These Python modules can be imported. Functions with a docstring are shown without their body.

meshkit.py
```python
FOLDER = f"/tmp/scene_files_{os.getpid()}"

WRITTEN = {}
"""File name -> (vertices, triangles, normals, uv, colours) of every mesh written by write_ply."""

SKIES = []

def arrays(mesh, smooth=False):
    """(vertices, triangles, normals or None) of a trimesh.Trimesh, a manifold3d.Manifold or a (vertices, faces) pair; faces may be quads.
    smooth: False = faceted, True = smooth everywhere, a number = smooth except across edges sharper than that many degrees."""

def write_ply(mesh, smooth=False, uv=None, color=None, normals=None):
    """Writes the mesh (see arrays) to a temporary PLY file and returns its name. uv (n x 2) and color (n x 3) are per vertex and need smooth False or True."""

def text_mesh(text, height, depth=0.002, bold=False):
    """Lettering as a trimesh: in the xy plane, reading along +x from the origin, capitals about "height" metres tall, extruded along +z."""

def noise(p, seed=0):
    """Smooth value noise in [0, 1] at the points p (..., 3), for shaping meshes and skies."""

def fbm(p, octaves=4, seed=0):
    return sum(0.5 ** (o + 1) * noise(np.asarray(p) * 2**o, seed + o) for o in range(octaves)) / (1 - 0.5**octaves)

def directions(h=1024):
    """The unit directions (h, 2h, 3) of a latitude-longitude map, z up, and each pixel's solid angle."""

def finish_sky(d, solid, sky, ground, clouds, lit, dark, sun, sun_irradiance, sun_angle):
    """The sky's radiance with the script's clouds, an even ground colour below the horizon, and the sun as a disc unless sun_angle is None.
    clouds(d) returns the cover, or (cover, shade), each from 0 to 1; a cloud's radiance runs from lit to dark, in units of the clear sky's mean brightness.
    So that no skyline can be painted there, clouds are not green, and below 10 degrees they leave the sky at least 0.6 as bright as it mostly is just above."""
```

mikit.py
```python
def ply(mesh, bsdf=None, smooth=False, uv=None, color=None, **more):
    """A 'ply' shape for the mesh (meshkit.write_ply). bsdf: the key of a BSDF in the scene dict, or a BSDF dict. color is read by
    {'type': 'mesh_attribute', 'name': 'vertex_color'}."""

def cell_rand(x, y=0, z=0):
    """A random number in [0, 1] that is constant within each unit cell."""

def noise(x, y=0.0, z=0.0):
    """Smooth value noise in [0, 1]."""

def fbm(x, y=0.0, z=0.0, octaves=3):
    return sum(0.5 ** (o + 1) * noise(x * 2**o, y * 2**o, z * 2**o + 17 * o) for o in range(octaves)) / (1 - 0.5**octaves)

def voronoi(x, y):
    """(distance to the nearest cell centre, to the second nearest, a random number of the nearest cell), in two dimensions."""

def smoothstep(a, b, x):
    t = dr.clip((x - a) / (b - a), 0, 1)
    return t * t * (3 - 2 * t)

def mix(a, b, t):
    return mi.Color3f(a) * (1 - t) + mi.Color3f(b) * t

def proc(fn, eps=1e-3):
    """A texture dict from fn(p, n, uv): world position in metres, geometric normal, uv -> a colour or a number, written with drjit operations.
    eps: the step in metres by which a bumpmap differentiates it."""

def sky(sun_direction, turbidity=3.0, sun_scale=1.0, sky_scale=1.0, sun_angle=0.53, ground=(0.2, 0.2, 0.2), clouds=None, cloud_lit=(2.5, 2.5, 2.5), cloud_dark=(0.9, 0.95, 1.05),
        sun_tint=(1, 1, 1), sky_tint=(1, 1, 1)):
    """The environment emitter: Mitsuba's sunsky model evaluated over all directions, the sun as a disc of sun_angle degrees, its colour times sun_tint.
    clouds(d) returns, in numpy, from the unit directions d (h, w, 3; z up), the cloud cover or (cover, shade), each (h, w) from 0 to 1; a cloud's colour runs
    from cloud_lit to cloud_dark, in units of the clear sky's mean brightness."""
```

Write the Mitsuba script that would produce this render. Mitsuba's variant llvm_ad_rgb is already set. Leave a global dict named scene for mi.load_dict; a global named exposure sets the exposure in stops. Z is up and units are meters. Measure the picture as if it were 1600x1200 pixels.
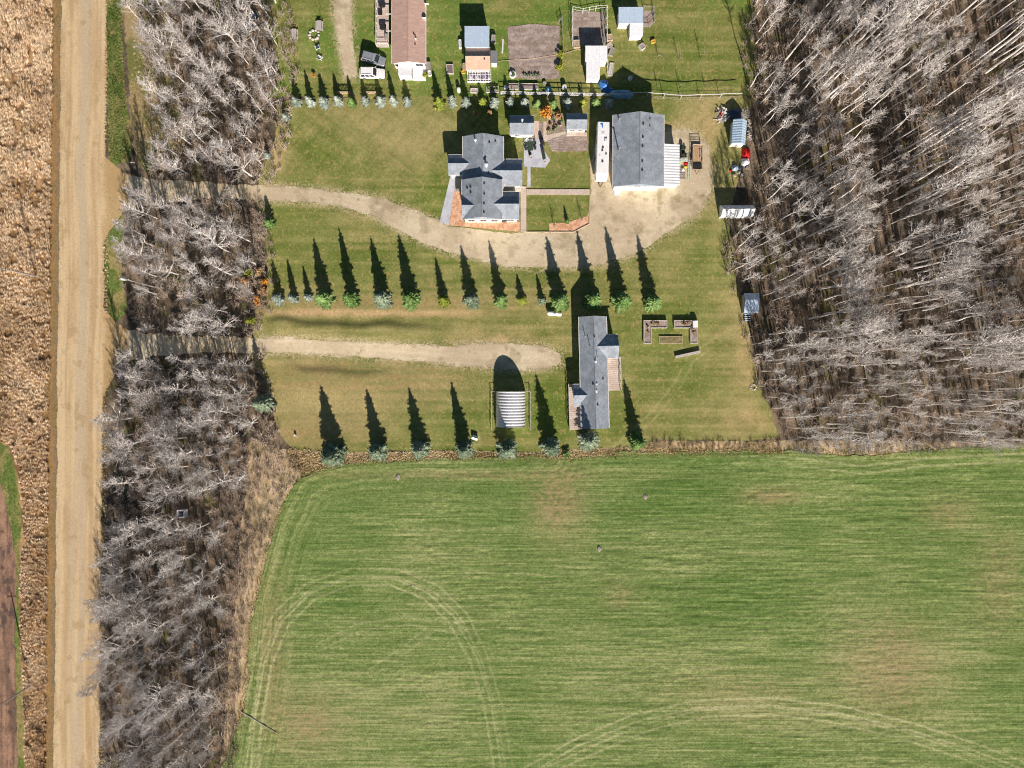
import math, random
import numpy as np
import shapely
from shapely.geometry import Polygon, LineString, Point
import drjit as dr
import mitsuba as mi
import mikit, meshkit
from mikit import noise, fbm, voronoi, cell_rand, smoothstep, mix

T = mi.ScalarTransform4f
scene, labels = {}, {}

# ---------------------------------------------------------------- camera, light, exposure
S, CAM_H = 0.13, 140.0            # metres on the ground per photograph pixel, height of the drone
exposure = 2.5
SUN_EL, SUN_AZ = math.radians(28.0), math.radians(11.5)
scene['camera'] = {'type': 'perspective', 'fov': math.degrees(2 * math.atan(800 * S / CAM_H)), 'fov_axis': 'x', 'near_clip': 1.0, 'far_clip': 4000.0,
                   'to_world': T().look_at(origin=[0, 0, CAM_H], target=[0, 0, 0], up=[0, 1, 0])}
scene['sky'] = mikit.sky([math.sin(SUN_AZ) * math.cos(SUN_EL), -math.cos(SUN_AZ) * math.cos(SUN_EL), math.sin(SUN_EL)], turbidity=3, sky_scale=0.3, sun_tint=(0.90, 1.0, 1.35))

# ---------------------------------------------------------------- helpers
rng = np.random.default_rng(7)
rnd = random.Random(11)


def g(px, py, h=0.0):
    """ground position (metres) of a thing whose point at height h is seen at a pixel of the survey photograph"""
    k = S * (1 - h / CAM_H)
    return (px - 800) * k, (600 - py) * k


def gp(pts, h=0.0):
    return [g(x, y, h) for x, y in pts]


def lin(c):
    c = c / 255.0
    return c / 12.92 if c <= 0.04045 else ((c + 0.055) / 1.055) ** 2.4


LIT = (1.15, 1.06, 0.99)


def A(r, gg, b, k=1.0):
    """albedo of a level surface whose sunlit look is this sRGB colour"""
    return [min(0.85, k * lin(c) / l) for c, l in zip((r, gg, b), LIT)]


class MB:
    def __init__(s):
        s.v, s.f, s.n = [], [], 0

    def add(s, v, f):
        v = np.asarray(v, float).reshape(-1, 3)
        s.v.append(v)
        s.f.append(np.asarray(f, int).reshape(-1, 3) + s.n)
        s.n += len(v)
        return s

    def quad(s, a, b, c, d):
        return s.add([a, b, c, d], [[0, 1, 2], [0, 2, 3]])

    def tri(s, a, b, c):
        return s.add([a, b, c], [[0, 1, 2]])

    def hexa(s, v):
        return s.add(v, [[0, 2, 1], [0, 3, 2], [4, 5, 6], [4, 6, 7], [0, 1, 5], [0, 5, 4], [1, 2, 6], [1, 6, 5], [2, 3, 7], [2, 7, 6], [3, 0, 4], [3, 4, 7]])

    def box(s, x0, x1, y0, y1, z0, z1):
        return s.hexa([[x0, y0, z0], [x1, y0, z0], [x1, y1, z0], [x0, y1, z0], [x0, y0, z1], [x1, y0, z1], [x1, y1, z1], [x0, y1, z1]])

    def rbox(s, cx, cy, z0, sx, sy, sz, rot=0.0, taper=0.0):
        """box with chamfered top edges, turned by rot degrees"""
        c, n = math.cos(math.radians(rot)), math.sin(math.radians(rot))
        ch = min(sx, sy, sz) * 0.12
        rings = [(0, z0, 0), (0, z0 + sz - ch, taper), (ch, z0 + sz, taper)]
        v = []
        for i, z, t in rings:
            hx, hy = sx / 2 - i - t, sy / 2 - i - t
            for a, b in ((-hx, -hy), (hx, -hy), (hx, hy), (-hx, hy)):
                v.append([cx + a * c - b * n, cy + a * n + b * c, z])
        f = [[0, 2, 1], [0, 3, 2], [8, 9, 10], [8, 10, 11]]
        for r in (0, 4):
            for k in range(4):
                a, b = r + k, r + (k + 1) % 4
                f += [[a, b, b + 4], [a, b + 4, a + 4]]
        return s.add(v, f)

    def tube(s, pts, rad, n=5, cap=True):
        p = np.asarray(pts, float)
        r = np.broadcast_to(np.asarray(rad, float), (len(p),))
        t = np.gradient(p, axis=0)
        t /= np.linalg.norm(t, axis=1, keepdims=True) + 1e-12
        ref = np.where(np.abs(t[:, 2:]) < 0.85, [[0, 0, 1.0]], [[1.0, 0, 0]])
        a = np.cross(t, ref)
        a /= np.linalg.norm(a, axis=1, keepdims=True) + 1e-12
        b = np.cross(t, a)
        w = np.arange(n) * 2 * np.pi / n
        v = p[:, None] + r[:, None, None] * (np.cos(w)[None, :, None] * a[:, None] + np.sin(w)[None, :, None] * b[:, None])
        i, j = np.meshgrid(np.arange(len(p) - 1), np.arange(n), indexing='ij')
        q = np.stack([i * n + j, i * n + (j + 1) % n, (i + 1) * n + (j + 1) % n, (i + 1) * n + j], -1).reshape(-1, 4)
        f = np.vstack([q[:, [0, 1, 2]], q[:, [0, 2, 3]]])
        if cap:
            m = (len(p) - 1) * n
            f = np.vstack([f, [[0, k + 1, k] for k in range(1, n - 1)], [[m, m + k, m + k + 1] for k in range(1, n - 1)]])
        return s.add(v.reshape(-1, 3), f)

    def lathe(s, cx, cy, prof, n=12):
        """prof: list of (radius, z)"""
        w = np.arange(n) * 2 * np.pi / n
        v = [[cx + r * math.cos(a), cy + r * math.sin(a), z] for r, z in prof for a in w]
        f = []
        for i in range(len(prof) - 1):
            for j in range(n):
                a, b = i * n + j, i * n + (j + 1) % n
                f += [[a, b, b + n], [a, b + n, a + n]]
        m = (len(prof) - 1) * n
        f += [[m, m + k, m + k + 1] for k in range(1, n - 1)]
        f += [[0, k + 1, k] for k in range(1, n - 1)]
        return s.add(v, f)

    def prism(s, pts, z0, z1):
        p = Polygon(pts)
        v, f = tri2d(p)
        s.add(np.c_[v, np.full(len(v), z1)], f)
        ring = np.array(shapely.geometry.polygon.orient(p).exterior.coords)[:-1]
        k = len(ring)
        vv = np.vstack([np.c_[ring, np.full(k, z0)], np.c_[ring, np.full(k, z1)]])
        ff = []
        for i in range(k):
            j = (i + 1) % k
            ff += [[i, j, j + k], [i, j + k, i + k]]
        return s.add(vv, ff)

    def mesh(s):
        return np.vstack(s.v), np.vstack(s.f)

    def turn(s, cx, cy, deg):
        c, n = math.cos(math.radians(deg)), math.sin(math.radians(deg))
        for v in s.v:
            x, y = v[:, 0] - cx, v[:, 1] - cy
            v[:, 0], v[:, 1] = cx + x * c - y * n, cy + x * n + y * c
        return s


def tri2d(poly):
    """triangles of a shapely polygon: (points, faces), counter-clockwise"""
    t = shapely.get_parts(shapely.constrained_delaunay_triangles(poly))
    c = np.array([np.array(x.exterior.coords)[:3] for x in t]).reshape(-1, 3, 2)
    e1, e2 = c[:, 1] - c[:, 0], c[:, 2] - c[:, 0]
    flip = e1[:, 0] * e2[:, 1] - e1[:, 1] * e2[:, 0] < 0
    c[flip] = c[flip][:, ::-1]
    v, inv = np.unique(c.reshape(-1, 2).round(5), axis=0, return_inverse=True)
    return v, inv.reshape(-1, 3)


def grid_sheet(poly, cell, zf):
    """a sheet over the polygon with a vertex every `cell` metres, its height from zf(x, y)"""
    shapely.prepare(poly)
    x0, y0, x1, y1 = poly.bounds
    i0, j0 = math.floor(x0 / cell), math.floor(y0 / cell)
    ni, nj = math.ceil(x1 / cell) - i0, math.ceil(y1 / cell) - j0
    ii, jj = np.meshgrid(np.arange(ni), np.arange(nj), indexing='ij')
    bx = shapely.box((i0 + ii) * cell, (j0 + jj) * cell, (i0 + ii + 1) * cell, (j0 + jj + 1) * cell)
    inside = shapely.contains_properly(poly, bx)
    edge = shapely.intersects(poly, bx) & ~inside
    X, Y = np.meshgrid((i0 + np.arange(ni + 1)) * cell, (j0 + np.arange(nj + 1)) * cell, indexing='ij')
    v = np.c_[X.ravel(), Y.ravel()]
    a = (ii * (nj + 1) + jj)[inside]
    q = np.stack([a, a + nj + 1, a + nj + 2, a + 1], -1)
    f = np.vstack([q[:, [0, 1, 2]], q[:, [0, 2, 3]]])
    used, inv = np.unique(f, return_inverse=True)
    v, f = v[used], inv.reshape(-1, 3)
    parts = shapely.get_parts(shapely.get_parts(shapely.constrained_delaunay_triangles(shapely.intersection(poly, bx[edge]))))
    if len(parts):
        c = np.array([np.array(x.exterior.coords)[:3] for x in parts if x.geom_type == 'Polygon']).reshape(-1, 3, 2)
        e1, e2 = c[:, 1] - c[:, 0], c[:, 2] - c[:, 0]
        cr = e1[:, 0] * e2[:, 1] - e1[:, 1] * e2[:, 0]
        c[cr < 0] = c[cr < 0][:, ::-1]
        c = c[np.abs(cr) > 1e-9]
        f = np.vstack([f, np.arange(len(c) * 3).reshape(-1, 3) + len(v)])
        v = np.vstack([v, c.reshape(-1, 2)])
    return np.c_[v, zf(v[:, 0], v[:, 1])], f


def rough(pts, amp=0.3, step=0.4, seed=0, scale=0.8):
    """polygon (world metres) with a ragged natural edge"""
    p = Polygon(pts).segmentize(step)
    c = np.array(p.exterior.coords)[:-1]
    q = np.c_[c / scale, np.full(len(c), 3.3)]
    d = np.c_[meshkit.fbm(q, 3, seed), meshkit.fbm(q, 3, seed + 9)] - 0.5
    d2 = np.c_[meshkit.fbm(q * [0.2, 0.2, 1], 2, seed + 3), meshkit.fbm(q * [0.2, 0.2, 1], 2, seed + 5)] - 0.5
    return Polygon(c + d * amp * 2.4 + d2 * amp * 2.4).buffer(0)


def smooth_poly(pts, n=6):
    """closed Catmull-Rom through the points"""
    p = np.array(pts, float)
    out = []
    for i in range(len(p)):
        a, b, c, d = p[i - 1], p[i], p[(i + 1) % len(p)], p[(i + 2) % len(p)]
        for t in np.arange(n) / n:
            out.append(0.5 * (2 * b + (c - a) * t + (2 * a - 5 * b + 4 * c - d) * t * t + (3 * b - a - 3 * c + d) * t ** 3))
    return out


def smooth_line(pts, n=6):
    p = np.array(pts, float)
    p = np.vstack([2 * p[0] - p[1], p, 2 * p[-1] - p[-2]])
    out = []
    for i in range(1, len(p) - 2):
        a, b, c, d = p[i - 1], p[i], p[i + 1], p[i + 2]
        for t in np.arange(n) / n:
            out.append(0.5 * (2 * b + (c - a) * t + (2 * a - 5 * b + 4 * c - d) * t * t + (3 * b - a - 3 * c + d) * t ** 3))
    return np.array(out + [p[-2]])


def key(base):
    """the next free key for this kind"""
    if base not in taken:
        taken.add(base)
        return base
    i = counters.get(base, 1)
    while f'{base}_{i:03d}' in taken:
        i += 1
    counters[base] = i
    taken.add(f'{base}_{i:03d}')
    return f'{base}_{i:03d}'


counters, taken = {}, set()


def mat(name, color, rough_=None, metallic=0.0, two=True):
    if rough_ is None:
        d = {'type': 'diffuse', 'reflectance': color if isinstance(color, dict) else {'type': 'rgb', 'value': list(color)}}
    else:
        d = {'type': 'principled', 'base_color': color if isinstance(color, dict) else {'type': 'rgb', 'value': list(color)}, 'roughness': rough_, 'metallic': metallic, 'specular': 0.4}
    scene['m_' + name] = {'type': 'twosided', 'bsdf': d} if two else d
    return 'm_' + name


def put(k, mesh, m, smooth=False):
    if isinstance(mesh, MB):
        mesh = mesh.mesh()
    scene[k] = mikit.ply(mesh, m if m.startswith('m_') else 'm_' + m, smooth=smooth)
    return k


def thing(name, label, cat, group=None):
    k = key(name)
    labels[k] = {'label': label, 'category': cat}
    if group:
        labels[k]['group'] = group
    return k


def part(parent, name, mesh, m, smooth=False, label=None):
    k = key(parent + '__' + name)
    put(k, mesh, m, smooth)
    if label:
        labels[k] = {'label': label}
    return k


def solo(name, label, cat, mesh, m, smooth=False, group=None):
    k = thing(name, label, cat, group)
    return put(k, mesh, m, smooth)


def struct(name, mesh, m, label, smooth=False):
    k = key(name)
    put(k, mesh, m, smooth)
    labels[k] = {'kind': 'structure', 'label': label, 'category': name.replace('_', ' ')}
    return k


def stuff(name, mesh, m, label, cat, smooth=False):
    k = key(name)
    put(k, mesh, m, smooth)
    labels[k] = {'kind': 'stuff', 'label': label, 'category': cat}
    return k


def sgroup(name, mesh, m, smooth=False):
    if isinstance(mesh, MB):
        mesh = mesh.mesh()
    scene[name] = {'type': 'shapegroup', 'shape': mikit.ply(mesh, m, smooth=smooth)}
    return name


def inst(k, sg, tw):
    scene[k] = {'type': 'instance', 'sg': {'type': 'ref', 'id': sg}, 'to_world': tw}


def scatter(poly, spacing, seed, avoid=None, tries=30):
    """blue-noise points in a shapely polygon"""
    r = np.random.default_rng(seed)
    x0, y0, x1, y1 = poly.bounds
    n = int((x1 - x0) * (y1 - y0) / spacing ** 2 * 6)
    pts = np.c_[r.uniform(x0, x1, n), r.uniform(y0, y1, n)]
    pts = pts[shapely.contains_xy(poly, pts[:, 0], pts[:, 1])]
    if avoid is not None:
        pts = pts[~shapely.contains_xy(avoid, pts[:, 0], pts[:, 1])]
    cells, out = {}, []
    for p in pts:
        c = (int(p[0] // spacing), int(p[1] // spacing))
        ok = True
        for a in (-1, 0, 1):
            for b in (-1, 0, 1):
                for q in cells.get((c[0] + a, c[1] + b), ()):
                    if (q[0] - p[0]) ** 2 + (q[1] - p[1]) ** 2 < spacing ** 2:
                        ok = False
        if ok:
            cells.setdefault(c, []).append(p)
            out.append(p)
    return np.array(out)


def dist_line(x, y, pts):
    """distance to a polyline, for procedural materials"""
    best = None
    for (ax, ay), (bx, by) in zip(pts[:-1], pts[1:]):
        ax, ay, bx, by = float(ax), float(ay), float(bx), float(by)
        ex, ey = bx - ax, by - ay
        t = dr.clip(((x - ax) * ex + (y - ay) * ey) / (ex * ex + ey * ey), 0, 1)
        d = dr.square(x - ax - t * ex) + dr.square(y - ay - t * ey)
        best = d if best is None else dr.minimum(best, d)
    return dr.sqrt(best)


def spot(x, y, px, py, rx, ry):
    """soft patch centred on a survey pixel, radii in pixels"""
    cx, cy = g(px, py)
    return dr.exp(-(dr.square((x - cx) / (rx * S)) + dr.square((y - cy) / (ry * S))))


# ---------------------------------------------------------------- ground materials
YARD = gp([(198, 274), (240, 281), (300, 284), (345, 286), (412, 290), (455, 291), (500, 296), (560, 303), (602, 311), (640, 327), (690, 347), (704, 355), (760, 361), (815, 364), (860, 364), (916, 346), (923, 320), (922, 262), (930, 230), (935, 205),
           (950, 200), (1036, 206), (1060, 200), (1085, 205), (1105, 225), (1113, 260), (1111, 300), (1088, 338), (1040, 366), (1010, 388), (985, 400), (945, 413), (890, 419), (840, 419), (790, 416),
           (740, 404), (700, 395), (660, 380), (620, 359), (580, 337), (530, 322), (480, 316), (412, 313), (345, 310), (300, 312), (240, 317), (198, 324)])
DRIVE2 = gp([(198, 516), (240, 522), (320, 526), (395, 528), (450, 528), (520, 531), (600, 536), (690, 540), (750, 536), (800, 536), (850, 541), (876, 550), (878, 568), (850, 577), (800, 577), (740, 573), (680, 567), (600, 561), (520, 555), (450, 552),
             (395, 552), (320, 552), (240, 556), (198, 562)])
DRIVE3 = gp([(519, -220), (546, -220), (549, 20), (553, 70), (559, 112), (558, 122), (540, 122), (534, 100), (527, 60), (521, 20)])


LAWN_RUTS = [gp([(560, 566), (630, 578), (690, 606), (735, 650), (745, 690)]), gp([(965, 700), (1020, 650), (1060, 600), (1080, 560), (1140, 520)])]


def edge_dist(x, y):
    """distance to the nearest edge of a driveway"""
    d = dr.minimum(dist_line(x, y, YARD[3:12]), dist_line(x, y, YARD[20:-3]))
    return dr.minimum(d, dr.minimum(dist_line(x, y, DRIVE2[2:-2]), dist_line(x, y, DRIVE3[1:] + DRIVE3[:1])))


def lawn_fn(green, dark=0.0):
    def fn(p, n, uv):
        x, y = p.x, p.y
        big = fbm(x / 15 + 3.1, y / 11 + 7.7, octaves=3)
        mid = fbm(x / 2.6, y / 2.2 + 40, octaves=4)
        cut = fbm(x * 0.07 + 9, y * 1.3, octaves=3)              # mower passes run east-west
        cut2 = 0.5 * fbm((x + 0.8 * y) * 0.08, (y * 0.7 - x * 0.8) * 1.6 + 31, octaves=3) + 0.5 * fbm((x - 0.9 * y) * 0.08, (y * 0.8 + x * 0.6) * 1.5 + 11, octaves=3)
        cut = mix(cut, cut2, smoothstep(40.0, 46.0, y) * (1 - smoothstep(57.5, 60.0, y))).x
        fine = fbm(x * 4.5, y * 4.5, octaves=2)
        dry = smoothstep(0.16, 0.88, 0.42 * big + 0.24 * mid + 0.34 * cut - 0.16 * green - dark + spotdry(x, y) * 0.26)
        c = mix(A(110, 124, 54), A(174, 158, 106), dry)
        c = mix(c, A(112, 138, 62), green * smoothstep(0.34, 0.70, 1 - big) * 0.7)
        bare = spot(x, y, 480, 488, 85, 5) + 0.8 * spot(x, y, 640, 490, 130, 6) + 0.7 * spot(x, y, 1122, 522, 10, 6) + 0.5 * spot(x, y, 1172, 560, 22, 70) + 0.5 * spot(x, y, 1165, 660, 45, 20) + 0.4 * spot(x, y, 430, 235, 14, 55)
        bare += 0.6 * spot(x, y, 780, 530, 90, 12) + 0.4 * spot(x, y, 1105, 210, 14, 50) + 0.4 * spot(x, y, 1060, 200, 50, 12)
        c = mix(c, A(214, 178, 130), dr.clip(bare, 0, 1) * (0.45 + 0.5 * smoothstep(0.35, 0.6, mid)))
        brown = spot(x, y, 560, 590, 150, 26) + 0.7 * spot(x, y, 480, 680, 70, 30) + 0.7 * spot(x, y, 590, 474, 190, 9) + 0.5 * spot(x, y, 780, 690, 40, 12)
        c = mix(c, A(158, 130, 88), dr.clip(brown, 0, 1) * 0.75 * smoothstep(0.3, 0.6, cut * 0.6 + mid * 0.4))
        c = mix(c, A(190, 158, 104), smoothstep(0.70, 0.82, noise(x * 2.6, y * 2.6)) * 0.4)
        for line in LAWN_RUTS:
            q = dr.abs(dist_line(x + (mid - 0.5) * 0.6, y, line) - 0.7)
            c = mix(c, A(178, 168, 112), (1 - smoothstep(0.1, 0.4, q)) * 0.45 * smoothstep(0.3, 0.6, mid))
        d = edge_dist(x, y)
        worn = (1 - smoothstep(0.0, 1.5, d + (mid - 0.5) * 1.6)) * smoothstep(0.35, 0.6, fine * 0.5 + mid * 0.5)
        c = mix(c, A(196, 176, 138), worn * 0.8)
        return c * (0.74 + 0.52 * fine) * (0.88 + 0.24 * mid) * (0.88 + 0.24 * cut)
    return fn


def spotdry(x, y):
    return (0.7 * spot(x, y, 650, 210, 90, 40) + 0.9 * spot(x, y, 480, 650, 90, 60) + 0.8 * spot(x, y, 600, 470, 240, 12) + 0.8 * spot(x, y, 1140, 650, 80, 45)
            + 0.8 * spot(x, y, 1160, 500, 30, 90) + 0.9 * spot(x, y, 620, 600, 150, 60) + 0.8 * spot(x, y, 430, 240, 25, 60) - spot(x, y, 870, 620, 45, 60) - 0.6 * spot(x, y, 500, 240, 50, 40)
            - 0.6 * spot(x, y, 900, 430, 120, 30) - 0.4 * spot(x, y, 1040, 480, 60, 40) - 0.7 * spot(x, y, 690, 280, 40, 40) + 1.6 * spot(x, y, 500, 488, 130, 5) + 0.9 * spot(x, y, 650, 490, 130, 5)
            + 0.8 * spot(x, y, 470, 90, 40, 50) + 0.6 * spot(x, y, 660, 60, 60, 90) + 0.7 * spot(x, y, 1090, 175, 40, 25) + 0.5 * spot(x, y, 1120, 380, 20, 60))


HEADLAND = gp([(345, 1290), (384, 1090), (400, 940), (432, 820), (466, 752), (500, 732), (560, 722), (680, 716), (860, 715)])
RUTS = [gp([(398, 1200), (404, 1120), (418, 1040), (445, 975), (490, 930), (550, 908), (610, 908), (665, 930), (705, 968), (740, 1030), (762, 1100), (778, 1200)]),
        gp([(380, 1200), (388, 1120), (402, 1030), (432, 962), (482, 916), (550, 894), (620, 895), (682, 920), (725, 962), (758, 1030), (780, 1110), (796, 1200)]),
        gp([(820, 1206), (900, 1160), (990, 1122), (1090, 1100), (1200, 1096), (1310, 1108), (1420, 1134), (1520, 1166), (1610, 1200)]),
        gp([(850, 1206), (930, 1170), (1010, 1136), (1100, 1114), (1200, 1110), (1300, 1122), (1410, 1148), (1500, 1178), (1590, 1212)]),
        gp([(1150, 718), (1250, 722), (1345, 734), (1450, 722), (1610, 714)]),
        gp([(500, 1010), (560, 980), (640, 970), (720, 985), (700, 960), (640, 1010), (580, 1050)])]


def field_fn(p, n, uv):
    x, y = p.x, p.y
    warp = fbm(x / 7, y / 7, octaves=2) * 0.8
    # rows run east-west; the headland passes follow the rounded western end
    d = dist_line(x, y, HEADLAND) + warp * 0.5
    near = 1 - smoothstep(5.0, 11.0, d)
    row = y + warp * 0.18
    streak = mix(fbm(x * 0.10, row * 1.9 + 5, octaves=4), fbm(d * 1.6, (x + y) * 0.05, octaves=3), near * 0.8).x
    clump = fbm(x * 1.5, y * 2.1, octaves=3)
    speck = fbm(x * 4.3, y * 5.5, octaves=2)
    big = fbm(x / 17 + 5, y / 11 + 2, octaves=3)
    low = smoothstep(-38.0, -62.0, y)
    thin = mix(fbm(x * 0.14, row * 4.4 + 9, octaves=3), fbm(d * 3.6, (x - y) * 0.08, octaves=2), near * 0.8).x
    dry = 0.24 * streak + 0.13 * clump + 0.14 * speck + 0.22 * big + 0.27 * thin + 0.05 * low
    patch = (spot(x, y, 872, 785, 40, 52) + 0.9 * spot(x, y, 1205, 775, 44, 13) + 0.8 * spot(x, y, 1390, 1045, 75, 75) + 0.8 * spot(x, y, 480, 1130, 55, 42) + 0.6 * spot(x, y, 1480, 800, 40, 26)
             + 0.4 * spot(x, y, 1150, 1090, 110, 40) + 0.7 * spot(x, y, 425, 1010, 22, 110) + 0.5 * spot(x, y, 1560, 900, 40, 80) + 0.5 * spot(x, y, 700, 742, 280, 8) + 0.5 * spot(x, y, 970, 930, 26, 20))
    dry += 0.05 * patch
    dry -= 0.05 * (spot(x, y, 560, 790, 130, 60) + spot(x, y, 1050, 800, 220, 50) + spot(x, y, 1450, 740, 130, 22))
    t = smoothstep(0.22, 0.74, dry - 0.035)
    c = mix(A(96, 123, 58), A(150, 157, 98), t)
    c = mix(c, A(168, 164, 114), smoothstep(0.62, 0.95, t) * 0.55)
    c = mix(c, A(168, 144, 104), dr.clip(patch, 0, 1) * 0.85 * (0.4 + 0.6 * smoothstep(0.3, 0.6, clump)))
    rut = mi.Float(0)
    for k, line in enumerate(RUTS):
        d = dr.abs(dist_line(x + (clump - 0.5) * 0.5, y, line) - 0.75)
        rut = dr.maximum(rut, (1 - smoothstep(0.1, 0.38, d)) * (0.55 + 0.45 * smoothstep(0.4, 0.6, big)) * (0.55, 0.4, 0.65, 0.5, 0.4, 0.3)[k])
    c = mix(c, A(196, 190, 140), rut * smoothstep(0.15, 0.6, clump * 0.5 + speck * 0.5 + 0.1))
    return c * (0.74 + 0.52 * speck) * (0.9 + 0.2 * clump) * (0.78 + 0.44 * thin)


def gravel_fn(p, n, uv):
    x, y = p.x, p.y
    big = fbm(x / 6 + 2, y / 6, octaves=3)
    mid = fbm(x * 0.9, y * 1.4, octaves=3)
    fine = fbm(x * 6, y * 6, octaves=2)
    c = mix(A(230, 210, 176), A(206, 184, 152), smoothstep(0.3, 0.7, 0.6 * big + 0.4 * mid))
    d = edge_dist(x, y) + (mid - 0.5) * 1.3
    ruts = (1 - smoothstep(0.25, 0.6, dr.abs(d - 1.05))) * 0.7 + (1 - smoothstep(0.0, 0.5, dr.abs(d - 1.9))) * 0.3
    c = mix(c, A(192, 170, 136), ruts * 0.4)
    c = mix(c, A(150, 132, 100), smoothstep(0.56, 0.8, fbm(x / 3 + 50, y / 2.4, octaves=4)) * 0.45)
    c = mix(c, A(124, 118, 66), (1 - smoothstep(-0.1, 0.75, d)) * smoothstep(0.42, 0.6, 0.5 * fine + 0.5 * mid) * 0.85)
    weeds = smoothstep(0.58, 0.84, fbm(x * 0.8 + 30, y * 0.8, octaves=4) + 0.25 * spot(x, y, 1050, 310, 40, 14) + 0.18 * spot(x, y, 1060, 345, 60, 14) - 0.02)
    c = mix(c, A(150, 136, 92), weeds * 0.5)
    return c * (0.86 + 0.28 * fine) * (0.94 + 0.12 * mid)


def road_fn(p, n, uv):
    x, y = p.x, p.y
    xx = x + 87.85 - y * 0.0096         # across the road, metres from its centre
    wob = fbm(y / 22, 3.0, octaves=2) - 0.5
    ruts = fbm((xx + wob * 1.2) * 1.5, y * 0.02, octaves=3)
    fine = fbm(x * 5, y * 5, octaves=2)
    mid = fbm(x * 0.8, y * 0.14, octaves=3)
    c = mix(A(222, 192, 148), A(198, 166, 124), smoothstep(0.3, 0.7, 0.55 * ruts + 0.45 * mid))
    hard = (1 - smoothstep(0.5, 2.4, dr.abs(xx + wob))) * smoothstep(0.42, 0.6, ruts + 0.1)
    c = mix(c, A(206, 184, 152), hard * 0.8)
    holes = smoothstep(0.62, 0.78, fbm(x * 0.7 + 20, y * 0.45, octaves=4))
    c = mix(c, A(176, 144, 100), holes * 0.45)
    stones = smoothstep(0.66, 0.8, noise(x * 3.2, y * 3.2)) * smoothstep(2.2, 4.4, dr.abs(xx))
    c = mix(c, A(222, 206, 176), stones * 0.5)
    edge = smoothstep(4.0, 5.2, dr.abs(xx) + (mid - 0.5) * 1.2)
    c = mix(c, A(186, 152, 100), edge * 0.6)
    return c * (0.86 + 0.28 * fine)


def marsh_fn(p, n, uv):
    x, y = p.x, p.y
    a = fbm(x * 0.5, y * 0.5, octaves=4)
    fine = fbm(x * 4, y * 4, octaves=2)
    c = mix(A(190, 152, 108), A(132, 102, 72), smoothstep(0.35, 0.65, a))
    return c * (0.7 + 0.6 * fine)


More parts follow.
